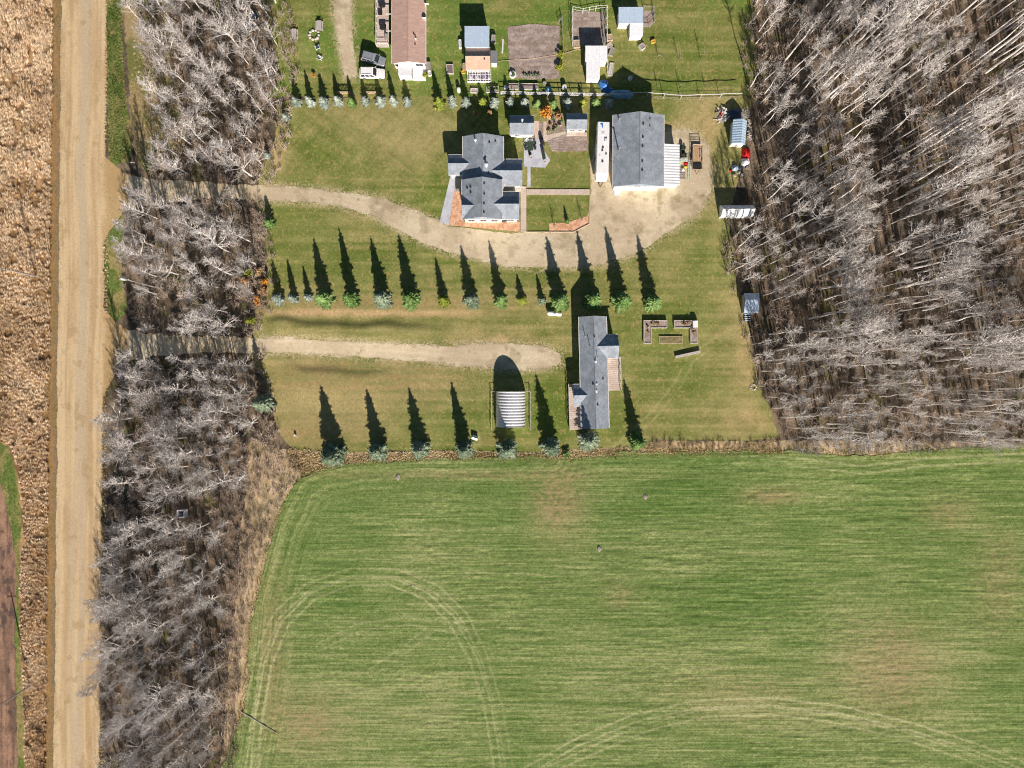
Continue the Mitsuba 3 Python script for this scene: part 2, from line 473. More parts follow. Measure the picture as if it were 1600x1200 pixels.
def shoulder_fn(p, n, uv):
    x, y = p.x, p.y
    xx = x + 92.6 - y * 0.0096
    fine = fbm(x * 5, y * 5, octaves=2)
    mid = fbm(x * 0.9, y * 0.35, octaves=3)
    c = mix(A(164, 128, 84), A(142, 124, 98), smoothstep(-1.1, 0.3, xx + (mid - 0.5) * 2.0))
    c = mix(c, A(150, 122, 70), smoothstep(0.5, 0.75, mid) * 0.6)
    return c * (0.6 + 0.8 * fine)


def litter_fn(p, n, uv):
    x, y = p.x, p.y
    a = fbm(x / 3.2, y / 3.2, octaves=4)
    b = fbm(x * 1.2 + 9, y * 1.2, octaves=3)
    fine = fbm(x * 5, y * 5, octaves=2)
    c = mix(A(92, 82, 70), A(140, 122, 100), smoothstep(0.4, 0.7, a))
    c = mix(c, A(160, 112, 76), smoothstep(0.58, 0.78, b) * 0.25)
    c = mix(c, A(118, 110, 62), smoothstep(0.6, 0.78, 1 - a) * 0.6)
    return c * (0.6 + 0.8 * fine)


def verge_fn(p, n, uv):
    x, y = p.x, p.y
    a = fbm(x * 0.7, y * 0.4, octaves=4)
    fine = fbm(x * 4, y * 4, octaves=2)
    c = mix(A(108, 122, 62), A(156, 142, 90), smoothstep(0.38, 0.66, a))
    return c * (0.5 + 1.0 * fine)


def soil_fn(p, n, uv):
    x, y = p.x, p.y
    a = fbm(x * 0.8, y * 1.2, octaves=4)
    fine = fbm(x * 5, y * 5, octaves=2)
    c = mix(A(182, 162, 150), A(160, 140, 126), smoothstep(0.3, 0.7, a))
    return c * (0.7 + 0.6 * fine)


def tilled_fn(p, n, uv):
    x, y = p.x, p.y
    a = fbm(x * 1.6, y * 0.12, octaves=3)
    b = fbm(x * 0.9, y * 0.6, octaves=4)
    fine = fbm(x * 5, y * 5, octaves=2)
    c = mix(A(176, 138, 112), A(126, 100, 84), smoothstep(0.3, 0.7, 0.6 * a + 0.4 * b))
    c = mix(c, A(84, 74, 72), smoothstep(0.6, 0.72, b) * 0.6)
    return c * (0.7 + 0.6 * fine)


def mulch_fn(p, n, uv):
    a = fbm(p.x * 2.2, p.y * 2.2, octaves=3)
    fine = fbm(p.x * 8, p.y * 8, octaves=2)
    c = mix(A(238, 188, 152), A(214, 158, 120), smoothstep(0.35, 0.65, a))
    return c * (0.7 + 0.6 * fine)


def shingle_fn(p, n, uv):
    a = fbm(p.x * 1.1, p.y * 1.1, p.z, octaves=3)
    tab = cell_rand(p.x * 3.0, p.y * 3.0)
    fine = fbm(p.x * 8, p.y * 8, octaves=2)
    stain = smoothstep(0.55, 0.8, fbm(p.x * 0.45 + 7, p.y * 0.45, p.z * 0.3, octaves=4))
    c = mix(A(172, 178, 184), A(152, 157, 163), smoothstep(0.25, 0.75, a))
    return mix(c, A(136, 138, 138), stain * 0.45) * (0.86 + 0.16 * tab) * (0.88 + 0.24 * fine)


def brown_shingle_fn(p, n, uv):
    a = fbm(p.x * 0.9, p.y * 0.9, p.z, octaves=3)
    tab = cell_rand(p.x * 1.2, p.y * 5.0)
    return mix(A(212, 176, 158), A(194, 158, 142), a) * (0.88 + 0.20 * tab)


def concrete_fn(p, n, uv):
    a = fbm(p.x * 0.8, p.y * 0.8, octaves=4)
    fine = fbm(p.x * 7, p.y * 7, octaves=2)
    return mix(A(214, 212, 216), A(194, 192, 198), smoothstep(0.3, 0.7, a)) * (0.9 + 0.2 * fine)


def plank_fn(p, n, uv):
    a = cell_rand(p.x * 0.7, p.y * 0.7)
    b = fbm(p.x * 6, p.y * 6, octaves=2)
    return mix(A(228, 206, 188), A(210, 186, 168), a) * (0.85 + 0.3 * b)


def spruce_fn(c0, c1):
    def fn(p, n, uv):
        a = fbm(p.x * 2.5, p.y * 2.5, p.z * 2.5, octaves=2)
        b = noise(p.x * 0.35, p.y * 0.35, 1.0)
        return mix(c0, c1, smoothstep(0.25, 0.75, 0.7 * a + 0.3 * b))
    return fn


def twig_fn(c0, c1):
    def fn(p, n, uv):
        return mix(c0, c1, smoothstep(0.3, 0.7, noise(p.x * 0.23, p.y * 0.23, p.z * 0.12) * 0.7 + noise(p.x * 2, p.y * 2, p.z * 2) * 0.3))
    return fn


PR = mikit.proc
mat('lawn', PR(lawn_fn(0.15)))
mat('green_lawn', PR(lawn_fn(0.9)))
mat('deep_lawn', PR(lawn_fn(0.25, 0.13)))
mat('field', PR(field_fn))
mat('gravel', PR(gravel_fn))
mat('road', PR(road_fn))
mat('marsh', PR(marsh_fn))


def tan_fn(p, n, uv):
    a = fbm(p.x * 0.6, p.y * 0.6, octaves=4)
    fine = fbm(p.x * 4, p.y * 4, octaves=2)
    return mix(A(212, 184, 144), A(158, 138, 104), smoothstep(0.3, 0.7, a)) * (0.75 + 0.5 * fine)


mat('tan_ground', PR(tan_fn))


def olive_fn(p, n, uv):
    a = fbm(p.x * 0.35, p.y * 0.35, octaves=4)
    fine = fbm(p.x * 4, p.y * 4, octaves=2)
    return mix(A(124, 122, 72), A(172, 148, 106), smoothstep(0.32, 0.68, a)) * (0.7 + 0.6 * fine)


mat('olive', PR(olive_fn))
mat('shoulder', PR(shoulder_fn))
mat('litter', PR(litter_fn))
mat('verge', PR(verge_fn))
mat('soil', PR(soil_fn))
mat('tilled', PR(tilled_fn))
mat('mulch', PR(mulch_fn))
mat('shingle', PR(shingle_fn))
mat('brown_shingle', PR(brown_shingle_fn))
mat('concrete', PR(concrete_fn))
mat('plank', PR(plank_fn))
mat('spruce_blue', PR(spruce_fn(A(90, 108, 82), A(170, 180, 150))))
mat('spruce_green', PR(spruce_fn(A(78, 106, 50), A(152, 178, 108))))
mat('spruce_silver', PR(spruce_fn(A(120, 130, 116), A(192, 198, 182))))
mat('spruce_yellow', PR(spruce_fn(A(108, 122, 44), A(178, 182, 84))))
mat('twig_warm', PR(twig_fn((0.46, 0.44, 0.415), (0.68, 0.655, 0.625))))
mat('twig_cool', PR(twig_fn((0.44, 0.42, 0.405), (0.66, 0.64, 0.62))))
mat('bark', PR(twig_fn((0.64, 0.61, 0.58), (0.80, 0.78, 0.75))))
mat('bark_dark', (0.09, 0.07, 0.055))
mat('straw', PR(twig_fn((0.66, 0.51, 0.33), (0.84, 0.70, 0.50))))
mat('dry_grass', PR(twig_fn((0.48, 0.37, 0.20), (0.66, 0.55, 0.34))))
mat('brush', PR(twig_fn((0.44, 0.375, 0.315), (0.64, 0.56, 0.48))))
mat('white_wall', (0.72, 0.72, 0.70))
mat('trim', (0.74, 0.74, 0.73))
mat('cream_wall', (0.60, 0.57, 0.50))
mat('glass_dark', (0.03, 0.04, 0.05), 0.12)
mat('white_metal', (0.74, 0.78, 0.82), 0.45)
mat('pale_blue_metal', (0.42, 0.54, 0.68), 0.45)
mat('blue_metal', (0.25, 0.42, 0.62), 0.4)
mat('galvanised', (0.72, 0.74, 0.76), 0.38, 0.25)
mat('vent_dark', (0.05, 0.05, 0.055))
mat('steel', (0.45, 0.46, 0.48), 0.4, 0.6)
mat('tyre', (0.025, 0.025, 0.025))
mat('car_white', (0.84, 0.86, 0.88), 0.3)
mat('car_grey', (0.34, 0.38, 0.42), 0.3, 0.3)
mat('wood', (0.36, 0.25, 0.16))
mat('pale_wood', (0.52, 0.42, 0.30))
mat('weathered_wood', (0.36, 0.34, 0.31))
mat('dark', (0.035, 0.035, 0.04))
mat('dark_green', (0.05, 0.075, 0.055))
mat('red', (0.55, 0.03, 0.03))
mat('yellow', (0.70, 0.45, 0.08))
mat('tarp_blue', (0.05, 0.20, 0.55), 0.5)
mat('tarp_light', (0.20, 0.42, 0.60), 0.5)
mat('cloth_white', (0.72, 0.73, 0.76))
mat('orange_leaf', (0.66, 0.33, 0.07))
mat('amber_leaf', (0.50, 0.36, 0.17))
mat('tan_leaf', (0.48, 0.30, 0.15))
mat('lime_leaf', (0.34, 0.38, 0.06))
mat('stone', (0.55, 0.52, 0.48))
mat('pipe_white', (0.66, 0.67, 0.68))

# ---------------------------------------------------------------- ground, roads, lawns, field


def sstep(a, b, x):
    t = np.clip((x - a) / (b - a), 0, 1)
    return t * t * (3 - 2 * t)


def terrain(x, y):
    """low banks either side of the second driveway (metres)"""
    px, py = x / S + 800, 600 - y / S
    wob = 12 * (meshkit.noise(np.c_[np.ravel(px) / 40, np.zeros(np.size(px)), np.zeros(np.size(px))], 3) - 0.5).reshape(np.shape(px))
    w1 = sstep(412, 440, px) * (1 - sstep(600, 740, px))
    w2 = sstep(440, 480, px) * (1 - sstep(540, 640, px))
    d = py + wob + (px - 500) * -0.022
    bank1 = sstep(497, 510, d) * (1 - sstep(514, 560, d)) * 0.52
    bank2 = sstep(570, 582, d - 0.03 * (px - 500)) * (1 - sstep(586, 640, d)) * 0.36
    return w1 * bank1 + w2 * bank2


def lvl(z):
    return lambda x, y: np.full(len(x), z)


far = Polygon([(-1500, -1500), (1500, -1500), (1500, 1500), (-1500, 1500)])
struct('ground', (np.array([[-1500, -1500, 0], [1500, -1500, 0], [1500, 1500, 0], [-1500, 1500, 0]], float), np.array([[0, 1, 2], [0, 2, 3]])), 'litter',
       'brown leaf litter and dry grass covering the ground under the trees')


def sheet(name, poly, z, m, label):
    v, f = tri2d(poly)
    return struct(name, (np.c_[v, np.full(len(v), z)], f), m, label)


def strip(xa, xb, y0=-160.0, y1=160.0):
    """a strip beside the road, from xa to xb at y = 0, following its slight slant"""
    return [(xa + y0 * 0.0096, y0), (xb + y0 * 0.0096, y0), (xb + y1 * 0.0096, y1), (xa + y1 * 0.0096, y1)]


sheet('marsh', rough(strip(-118, -93.6), 0.2, 1.0, 3), 0.006, 'marsh', 'tan peaty ground of the reed ditch west of the road')
sheet('road_shoulder', rough(strip(-95.1, -91.9), 0.35, 0.5, 4), 0.016, 'shoulder', 'rusty brown and grey gravel shoulder along the west side of the road')
road_poly = Polygon(strip(-92.3, -83.05))
for flare in (gp([(140, 215), (166, 246), (190, 268), (214, 278), (214, 322), (196, 330), (172, 360), (140, 400)]),
              gp([(140, 450), (168, 490), (196, 514), (214, 519), (214, 560), (192, 566), (166, 610), (140, 650)])):
    road_poly = road_poly.union(Polygon(smooth_poly(flare)))
sheet('gravel_road', rough(np.array(road_poly.exterior.coords), 0.28, 0.5, 5), 0.022, 'road', 'tan gravel road with pale wheel tracks running down the west side')
sheet('grass_verge', rough(smooth_poly(gp([(166, -60), (186, -60), (192, 60), (196, 140), (205, 240), (188, 258), (172, 246), (168, 120)])), 0.5, 0.5, 6), 0.010, 'verge',
      'bright green grass verge between the road and the bare trees')
sheet('grass_verge', rough(smooth_poly(gp([(196, -60), (270, -60), (272, 60), (284, 150), (286, 220), (262, 262), (226, 262), (208, 220), (200, 100)])), 0.8, 0.5, 41), 0.004, 'olive', 'thin olive grass between the road verge and the northern roadside trees')
sheet('grass_verge', rough(smooth_poly(gp([(166, 330), (185, 322), (196, 350), (190, 420), (196, 480), (180, 500), (166, 470)])), 0.5, 0.5, 7), 0.010, 'verge', 'olive grass verge between the two driveway mouths')
sheet('farmland', rough(gp([(-150, 690), (0, 690), (14, 700), (26, 740), (32, 790), (34, 840), (28, 900), (30, 960), (36, 1100), (40, 1320), (-150, 1320)]), 0.25, 0.6, 8), 0.010, 'verge',
      'edge of a green crop beyond the reed ditch')
sheet('farmland', rough(gp([(-150, 760), (0, 752), (10, 790), (20, 840), (26, 900), (24, 1000), (26, 1100), (30, 1320), (-150, 1320)]), 0.25, 0.6, 9), 0.016, 'tilled', 'bare brown tilled strip at the west edge')

lawn_poly = rough(smooth_poly(gp([(445, 158), (436, 190), (425, 232), (410, 258), (404, 290), (402, 320), (414, 350), (418, 420), (416, 452), (404, 478), (398, 510), (394, 545), (398, 575), (416, 600), (428, 650),
                                  (446, 690), (470, 704), (520, 708), (600, 706), (700, 703), (790, 707), (850, 706), (920, 700), (985, 698), (1010, 688), (1100, 688), (1200, 687), (1215, 672), (1190, 610), (1174, 545), (1164, 490), (1150, 430), (1142, 370), (1140, 340), (1150, 300), (1160, 250), (1168, 200), (1172, 155), (1140, 149), (1000, 149), (800, 149), (600, 151)]), 3), 0.35, 0.5, 11)
v, f = grid_sheet(lawn_poly, 0.5, lambda x, y: terrain(x, y) + 0.010)
struct('lawn', (v, f), 'lawn', 'mown olive and tan lawn around the two houses', smooth=True)
sheet('lawn', rough(gp([(415, 151), (600, 151.5), (800, 149.5), (1000, 149.5), (1178, 149), (1182, 100), (1178, 40), (1172, -30), (1172, -220), (380, -220), (400, -40), (425, 60), (440, 120)]), 0.3, 0.6, 12), 0.006, 'green_lawn',
      'greener lawn of the neighbouring yard north of the fence')

sheet('dry_ground', rough(smooth_poly(gp([(398, 690), (440, 700), (520, 706), (700, 704), (900, 700), (1010, 690), (1210, 690), (1400, 690), (1740, 686), (1740, 730), (1000, 726), (600, 732), (480, 770), (440, 860), (420, 960), (405, 1100), (370, 1220), (352, 1330), (340, 1330), (352, 1100),
                                                        (366, 960), (374, 860), (384, 770), (384, 720)]), 4), 0.5, 0.5, 31), 0.003, 'tan_ground', 'tan dry ground along the edge of the crop field')
field_poly = rough(smooth_poly(gp([(466, 752), (500, 732), (560, 722), (680, 716), (800, 716), (920, 714), (1000, 706), (1120, 706), (1240, 706), (1340, 712), (1450, 704), (1640, 698), (1720, 760), (1720, 1270), (1400, 1280),
                                   (700, 1280), (345, 1280), (360, 1170), (384, 1090), (392, 1000), (400, 940), (416, 880), (432, 820), (446, 780)]), 4), 0.5, 0.5, 13)


def field_z(x, y):
    a = meshkit.fbm(np.c_[x * 0.35, y * 2.2, x * 0], 2, 2)
    b = meshkit.fbm(np.c_[x * 1.3, y * 2.0, x * 0 + 4], 2, 8)
    c = meshkit.fbm(np.c_[x / 14, y / 10, x * 0 + 7], 2, 9)
    k = 0.55 + 0.9 * sstep(0.35, 0.65, c)
    return 0.05 + k * (0.10 * (a - 0.5) + 0.07 * (b - 0.5)) + 0.06


v, f = grid_sheet(field_poly, 0.24, field_z)
struct('field', (v, f), 'field', 'green crop field with straw patches and curving wheel tracks', smooth=True)

sheet('driveway', rough(YARD, 0.42, 0.3, 14), 0.028, 'gravel', 'pale gravel driveway curving to the yard before the big workshop')
drive2 = rough(DRIVE2, 0.5, 0.3, 15)
v, f = grid_sheet(drive2, 0.5, lambda x, y: terrain(x, y) + 0.034)
struct('driveway', (v, f), 'gravel', 'second straight gravel driveway ending beside the low bungalow', smooth=True)
sheet('driveway', rough(DRIVE3, 0.3, 0.3, 16), 0.018, 'gravel', "neighbour's pale gravel drive coming down from the top edge")

sheet('concrete_path', Polygon(gp([(704, 274), (712, 274), (711, 292), (701, 352), (687, 346)])), 0.036, 'concrete', 'grey concrete walk on the west side of the main house')
patio = Polygon(gp([(818.5, 217), (843, 217), (847, 224), (851, 236), (859.5, 250), (852, 262), (818.5, 260.5)]))
sheet('patio', patio, 0.030, 'concrete', 'pale concrete patio between the main house and its garden shed')
sheet('concrete_path', Polygon(gp([(824, 260.7), (829, 260.7), (829, 292), (824, 292)])), 0.034, 'concrete', 'narrow concrete path from the patio to the boardwalk')
sheet('mulch_bed', Polygon(gp([(712.5, 285), (716, 291), (722, 300), (724, 346), (812, 346), (812, 362), (756, 357), (701, 352)])), 0.040, 'mulch', 'orange wood-chip bed along the south-west corner of the main house')
sheet('mulch_bed', Polygon(gp([(858, 349), (885, 348), (920, 337), (920, 349), (896, 361), (858, 361.5)])), 0.040, 'mulch', 'orange wood-chip bed in the corner of the small front lawn')
sheet('garden_path', Polygon(gp([(834, 189), (842.5, 189), (842.5, 216.8), (834, 216.8)])), 0.034, 'plank', 'pale boarded path beside the garden shed with the chimney')
sheet('garden_path', Polygon(gp([(849, 190), (854, 190), (854, 211), (884, 205), (884, 210), (856, 221), (849, 221)])), 0.036, 'plank', 'narrow bent garden path beside the flower border')
sheet('flower_border', rough(gp([(855, 178), (880, 178), (883, 204), (855, 209)]), 0.15, 0.3, 18), 0.026, 'soil', 'planted border of dark soil between the two garden sheds')
sheet('flower_border', rough(gp([(843, 191), (849, 191), (849, 216), (843, 216)]), 0.05, 0.3, 19), 0.026, 'soil', 'little soil strip between the two garden paths')


def soil_bed(name, pts, pitch, amp, label, z=0.03, seed=0, along=False):
    def zf(x, y):
        w = meshkit.fbm(np.c_[x * 0.5, y * 0.5, x * 0], 2, seed) * 2
        u = (x if along else y) / pitch + w * 0.5
        return z + amp * (0.5 + 0.5 * np.sin(2 * np.pi * u)) + 0.05 * meshkit.fbm(np.c_[x * 1.5, y * 1.5, x * 0], 2, seed + 1)
    v, f = grid_sheet(rough(pts, 0.12, 0.3, seed), 0.16, zf)
    return struct(name, (v, f), 'soil', label, smooth=True)


sheet('lawn', Polygon(gp([(829.5, 261.5), (852, 262.5), (860, 251), (862, 237), (920.5, 237), (921.5, 295), (829.5, 295)])), 0.020, 'deep_lawn', 'deep green square lawn between the patio and the travel trailer')
sheet('lawn', Polygon(gp([(823, 304.5), (920.5, 304.5), (920.5, 362), (823, 362)])), 0.020, 'deep_lawn', 'small front lawn south of the boardwalk')
soil_bed('garden_soil', gp([(855, 221), (884, 209.5), (917, 209.5), (917, 236), (862, 236.5)]), 0.5, 0.045, 'ridged brown vegetable soil south of the eastern garden shed', seed=21)
soil_bed('garden_soil', gp([(793, 42), (835, 38), (874, 40), (874, 122), (830, 125), (796, 120)]), 1.6, 0.03, "neighbour's large square of bare brown vegetable soil", seed=22)
sheet('pen_ground', rough(gp([(894, 18), (946, 18), (946, 72), (894, 72)]), 0.2, 0.4, 23), 0.022, 'soil', 'bare brown ground inside the square fenced animal pen')
sheet('pen_ground', rough(gp([(1003, 16), (1020, 16), (1020, 36), (1012, 44), (1003, 42)]), 0.2, 0.4, 24), 0.022, 'soil', 'small bare run beside the pale blue shed at the top edge')

# ---------------------------------------------------------------- buildings


class House:
    """gabled building; wings are given by their eave outline in survey pixels, eave and ridge heights"""

    def __init__(s, name, label, cat, roof='m_shingle', wall='m_white_wall', turn=None):
        s.k = thing(name, label, cat)
        s.roofm, s.wallm, s.wings, s.t = roof, wall, [], turn
        s.R, s.W, s.C = MB(), MB(), MB()

    def put(s, name, mb, m, smooth=False, label=None):
        if s.t:
            mb.turn(*s.t)
        return part(s.k, name, mb, m, smooth, label)

    def wing(s, a, b, c, d, ze, zr, axis, over=0.4, base=0.0, thick=0.16, gut=True, ends=(1, 1)):
        (x0, y1), (x1, y0) = g(a, c, ze), g(b, d, ze)
        s.wings.append((x0, x1, y0, y1, ze, zr, axis))
        if axis == 'y':
            sec, lo, hi = (x0, x1), y0, y1
            P = lambda u, w, z: [u, w, z]
        else:
            sec, lo, hi = (y0, y1), x0, x1
            P = lambda u, w, z: [w, u, z]
        m = (sec[0] + sec[1]) / 2
        pro = [(sec[0], ze), (m, zr), (sec[1], ze), (sec[1], ze - thick), (m, zr - thick), (sec[0], ze - thick)]
        v = [P(u, w, z) for w in (lo, hi) for u, z in pro]
        f = []
        for i in range(6):
            j = (i + 1) % 6
            f += [[i, j, j + 6], [i, j + 6, i + 6]]
        for o in (0, 6):
            f += [[o, o + 1, o + 4], [o, o + 4, o + 5], [o + 1, o + 2, o + 3], [o + 1, o + 3, o + 4]]
        s.R.add(v, f)
        # ridge cap
        s.C.tube([P(m, lo + 0.02, zr + 0.005), P(m, hi - 0.02, zr + 0.005)], 0.09, 6)
        # walls under the roof
        q = over
        zz = ze + (zr - ze) * q / (m - sec[0]) - thick - 0.02
        pen = [(sec[0] + q, base), (sec[1] - q, base), (sec[1] - q, zz), (m, zr - thick - 0.02), (sec[0] + q, zz)]
        v = [P(u, w, z) for w in (lo + q * ends[0], hi - q * ends[1]) for u, z in pen]
        f = []
        for i in range(5):
            j = (i + 1) % 5
            f += [[i, j, j + 5], [i, j + 5, i + 5]]
        for o in (0, 5):
            f += [[o, o + 1, o + 2], [o, o + 2, o + 4], [o + 2, o + 3, o + 4]]
        s.W.add(v, f)
        if gut:
            for u, sg in ((sec[0], -1), (sec[1], 1)):
                u0, u1 = sorted((u + sg * 0.004, u + sg * 0.12))
                gb = MB().box(u0, u1, lo, hi, ze - 0.16, ze - 0.02) if axis == 'y' else MB().box(lo, hi, u0, u1, ze - 0.16, ze - 0.02)
                s.put('gutter', gb, 'm_trim')
        return s

    def z(s, x, y):
        best = 0.0
        for x0, x1, y0, y1, ze, zr, ax in s.wings:
            if x0 <= x <= x1 and y0 <= y <= y1:
                u, h = (abs(x - (x0 + x1) / 2), (x1 - x0) / 2) if ax == 'y' else (abs(y - (y0 + y1) / 2), (y1 - y0) / 2)
                best = max(best, zr - (zr - ze) * u / h)
        return best

    def at(s, px, py):
        z = 4.0
        for _ in range(4):
            x, y = g(px, py, z)
            z = s.z(x, y) or z
        return x, y, z

    def vent(s, px, py, size=0.36, h=0.22, m='m_vent_dark', name='roof_vent'):
        x, y, z = s.at(px, py)
        b = MB().rbox(x, y, z - 0.15, size, size, h + 0.15, 0, size * 0.12)
        return s.put(name, b, m)

    def pipe(s, px, py, h=0.7, r=0.09, m='m_steel', name='vent_pipe', cap=True):
        x, y, z = s.at(px, py)
        b = MB().tube([[x, y, z - 0.3], [x, y, z + h]], r, 8)
        k = s.put(name, b, m)
        if cap:
            s.put(name + '__cap' if False else 'rain_cap', MB().lathe(x, y, [(r * 2.0, z + h + 0.06), (r * 1.9, z + h + 0.10), (0.01, z + h + 0.2)], 8), m)
        return k

    def window(s, x, y, z, w, h, face, panes=2, name='window', m='m_glass_dark'):
        """a framed window on the wall plane; face is '-y', '+x' or '-x'"""
        fr, t = MB(), 0.07
        def P(u, d0, d1, z0, z1, mb):
            if face == '-y':
                mb.box(x + u[0], x + u[1], y - d1, y - d0, z0, z1)
            elif face == '+x':
                mb.box(x + d0, x + d1, y + u[0], y + u[1], z0, z1)
            else:
                mb.box(x - d1, x - d0, y + u[0], y + u[1], z0, z1)
        P((-w / 2 - t, w / 2 + t), -0.02, 0.06, z + h, z + h + t, fr)
        P((-w / 2 - t, w / 2 + t), -0.02, 0.09, z - t, z, fr)
        for u in (-w / 2 - t / 2, w / 2 + t / 2):
            P((u - t / 2, u + t / 2), -0.02, 0.06, z, z + h, fr)
        k = s.put(name, fr, 'm_trim')
        for i in range(panes):
            pn = MB()
            P((-w / 2 + w * i / panes + 0.015, -w / 2 + w * (i + 1) / panes - 0.015), 0.0, 0.025, z, z + h, pn)
            kk = key(k + '__pane')
            if s.t:
                pn.turn(*s.t)
            put(kk, pn, m)

    def done(s):
        s.put('roof', s.R, s.roofm)
        s.put('wall', s.W, s.wallm)
        s.put('ridge_cap', s.C, s.roofm)
        return s


# main house
h = House('house', 'large grey-roofed house with crossing gables beside the curving driveway', 'house')
h.wing(723, 786.6, 213, 300, 3.5, 5.4, 'y')
h.wing(700.6, 752, 242, 273, 3.2, 4.1, 'x', ends=(1, 0))
h.wing(752, 816, 249, 290, 3.3, 4.55, 'x', ends=(0, 1))
h.wing(722, 785, 280.5, 342.5, 4.4, 6.35, 'y')
h.wing(722, 752, 304, 342, 4.4, 5.55, 'x', ends=(1, 0), gut=False)
h.wing(755, 811, 300, 342.5, 3.9, 5.2, 'x', ends=(0, 1))
h.done()
for q in ((764.5, 222.5), (774, 220.6), (761, 256), (763.5, 270.6), (756.5, 286.5), (756.5, 303), (756.2, 318), (756, 331.5), (730, 294), (735.4, 292.5), (735.6, 301), (792, 260.6)):
    h.vent(*q)
h.pipe(743, 221, 0.8, 0.14, 'm_white_metal', 'chimney')
h.pipe(760, 260, 1.0, 0.2, 'm_white_metal', 'chimney')
xs, ys = g(753, 342.5, 4.4)
ys += 0.4
for dx in (-2.2, 0.2, 2.4):
    h.window(xs + dx, ys, 1.0, 1.3, 1.3, '-y')
h.window(xs - 0.1, ys, 3.5, 1.4, 0.9, '-y')
xe, ye = g(795, 342.5, 3.9)
h.window(xe, ye + 0.4, 1.0, 2.0, 1.3, '-y', 3)
h.window(xe - 2.6, ye + 0.4, 1.0, 0.9, 1.3, '-y', 1)
h.put('door', MB().box(xe - 1.35, xe - 0.45, ye + 0.34, ye + 0.42, 0.1, 2.1), 'm_dark')
x0, y0 = g(790, 291.5)
x1, y1 = g(822, 300)
h.put('porch', MB().box(x0 - 0.6, x1 - 0.9, y1 + 0.1, y0 - 0.5, 0.0, 0.5), 'm_cream_wall')
rl = MB()
for i in range(7):
    u = x0 + 0.3 + i * 0.55
    rl.box(u - 0.04, u + 0.04, y0 - 0.62, y0 - 0.54, 0.5, 1.4)
rl.box(x0, x0 + 3.9, y0 - 0.63, y0 - 0.53, 1.4, 1.48)
h.put('porch_railing', rl, 'm_trim')
x0, y0 = g(712, 275)
x1, y1 = g(722, 300)
h.put('deck', MB().box(x0 + 0.1, x1 + 0.3, y1, y0 - 0.2, 0.05, 0.4), 'm_weathered_wood')

# workshop
w = House('workshop', 'big grey-roofed workshop with one long gable at the end of the yard', 'workshop')
w.wing(958, 1037.3, 179.5, 291.5, 4.5, 6.35, 'y', over=0.5)
w.done()
x0, x1, y0, y1, ze, zr, _ = w.wings[0]
xm = (x0 + x1) / 2
w.put('hip_roof', MB().add([[x0 - 0.02, y0 - 0.02, ze + 0.02], [x1 + 0.02, y0 - 0.02, ze + 0.02], [xm, y0 + 1.1, zr + 0.03], [xm, y0 - 0.02, ze - 0.1]], [[0, 1, 2], [0, 3, 1]]), 'm_shingle')
for q in ((1005, 193.7), (1004.5, 214.5), (1003.9, 228.7), (1003.5, 252), (1003.4, 266)):
    w.vent(*q, 0.4, 0.25)
w.vent(1015.5, 186, 0.25)
w.vent(1015.5, 197, 0.25)
w.pipe(967, 187.5, 1.0, 0.13)
w.pipe(966.5, 235.5, 2.1, 0.11, name='chimney')
for i in range(2):
    cx = xm - 2.4 + i * 4.6
    k = w.put('garage_door', MB().box(cx - 1.7, cx + 1.7, y0 + 0.42, y0 + 0.5, 0.05, 3.3), 'm_white_metal')
    for j in range(5):
        put(key(k + '__panel'), MB().box(cx - 1.65, cx + 1.65, y0 + 0.38, y0 + 0.42, 0.1 + j * 0.64, 0.68 + j * 0.64), 'm_white_metal')
w.put('door', MB().box(x0 + 0.8, x0 + 1.75, y0 + 0.43, y0 + 0.52, 0.05, 2.1), 'm_steel')
w.put('door_step', MB().box(x0 + 0.7, x0 + 2.0, y0 - 0.5, y0 + 0.4, 0.03, 0.2), 'm_concrete')


def corrugated(x0, x1, y0, y1, za, zb, pitch, amp, axis):
    """ribbed metal sheet roof: height za at the west (south) edge, zb at the other; ribs run across y (axis 'x') or x (axis 'y')"""
    mb = MB()
    n = int((y1 - y0) / pitch * 4) if axis == 'x' else int((x1 - x0) / pitch * 4)
    v, f = [], []
    for i in range(n + 1):
        t = i / n
        d = (0, amp, amp, 0)[i % 4]
        if axis == 'x':
            y = y0 + (y1 - y0) * t
            row = [[x0, y, za + d], [x1, y, zb + d]]
        else:
            x = x0 + (x1 - x0) * t
            row = [[x, y0, za + d], [x, y1, zb + d]]
        v += row + [[row[0][0], row[0][1], row[0][2] - d - 0.06], [row[1][0], row[1][1], row[1][2] - d - 0.06]]
    for i in range(n):
        a, b = 4 * i, 4 * i + 4
        f += [[a, a + 1, b + 1], [a, b + 1, b], [a + 2, b + 3, a + 3], [a + 2, b + 2, b + 3], [a, b, b + 2], [a, b + 2, a + 2], [a + 1, a + 3, b + 3], [a + 1, b + 3, b + 1]]
    f += [[0, 2, 3], [0, 3, 1], [4 * n, 4 * n + 3, 4 * n + 2], [4 * n, 4 * n + 1, 4 * n + 3]]
    return mb.add(v, f)


k = thing('lean_to', 'white ribbed metal lean-to shed against the east wall of the workshop', 'lean-to')
(a0, b1), (a1, b0) = g(1036, 225, 2.9), g(1062, 289, 2.7)
part(k, 'roof', corrugated(x1 - 0.3, a1, b0, b1, 3.1, 2.6, 0.55, 0.05, 'x'), 'm_white_metal')
lw = MB().box(a1 - 0.35, a1 - 0.25, b0 + 0.2, b1 - 0.2, 0, 2.5).box(x1 - 0.2, a1 - 0.36, b0 + 0.2, b0 + 0.3, 0, 2.6).box(x1 - 0.2, a1 - 0.36, b1 - 0.3, b1 - 0.2, 0, 2.6)
part(k, 'wall', lw, 'm_white_metal')

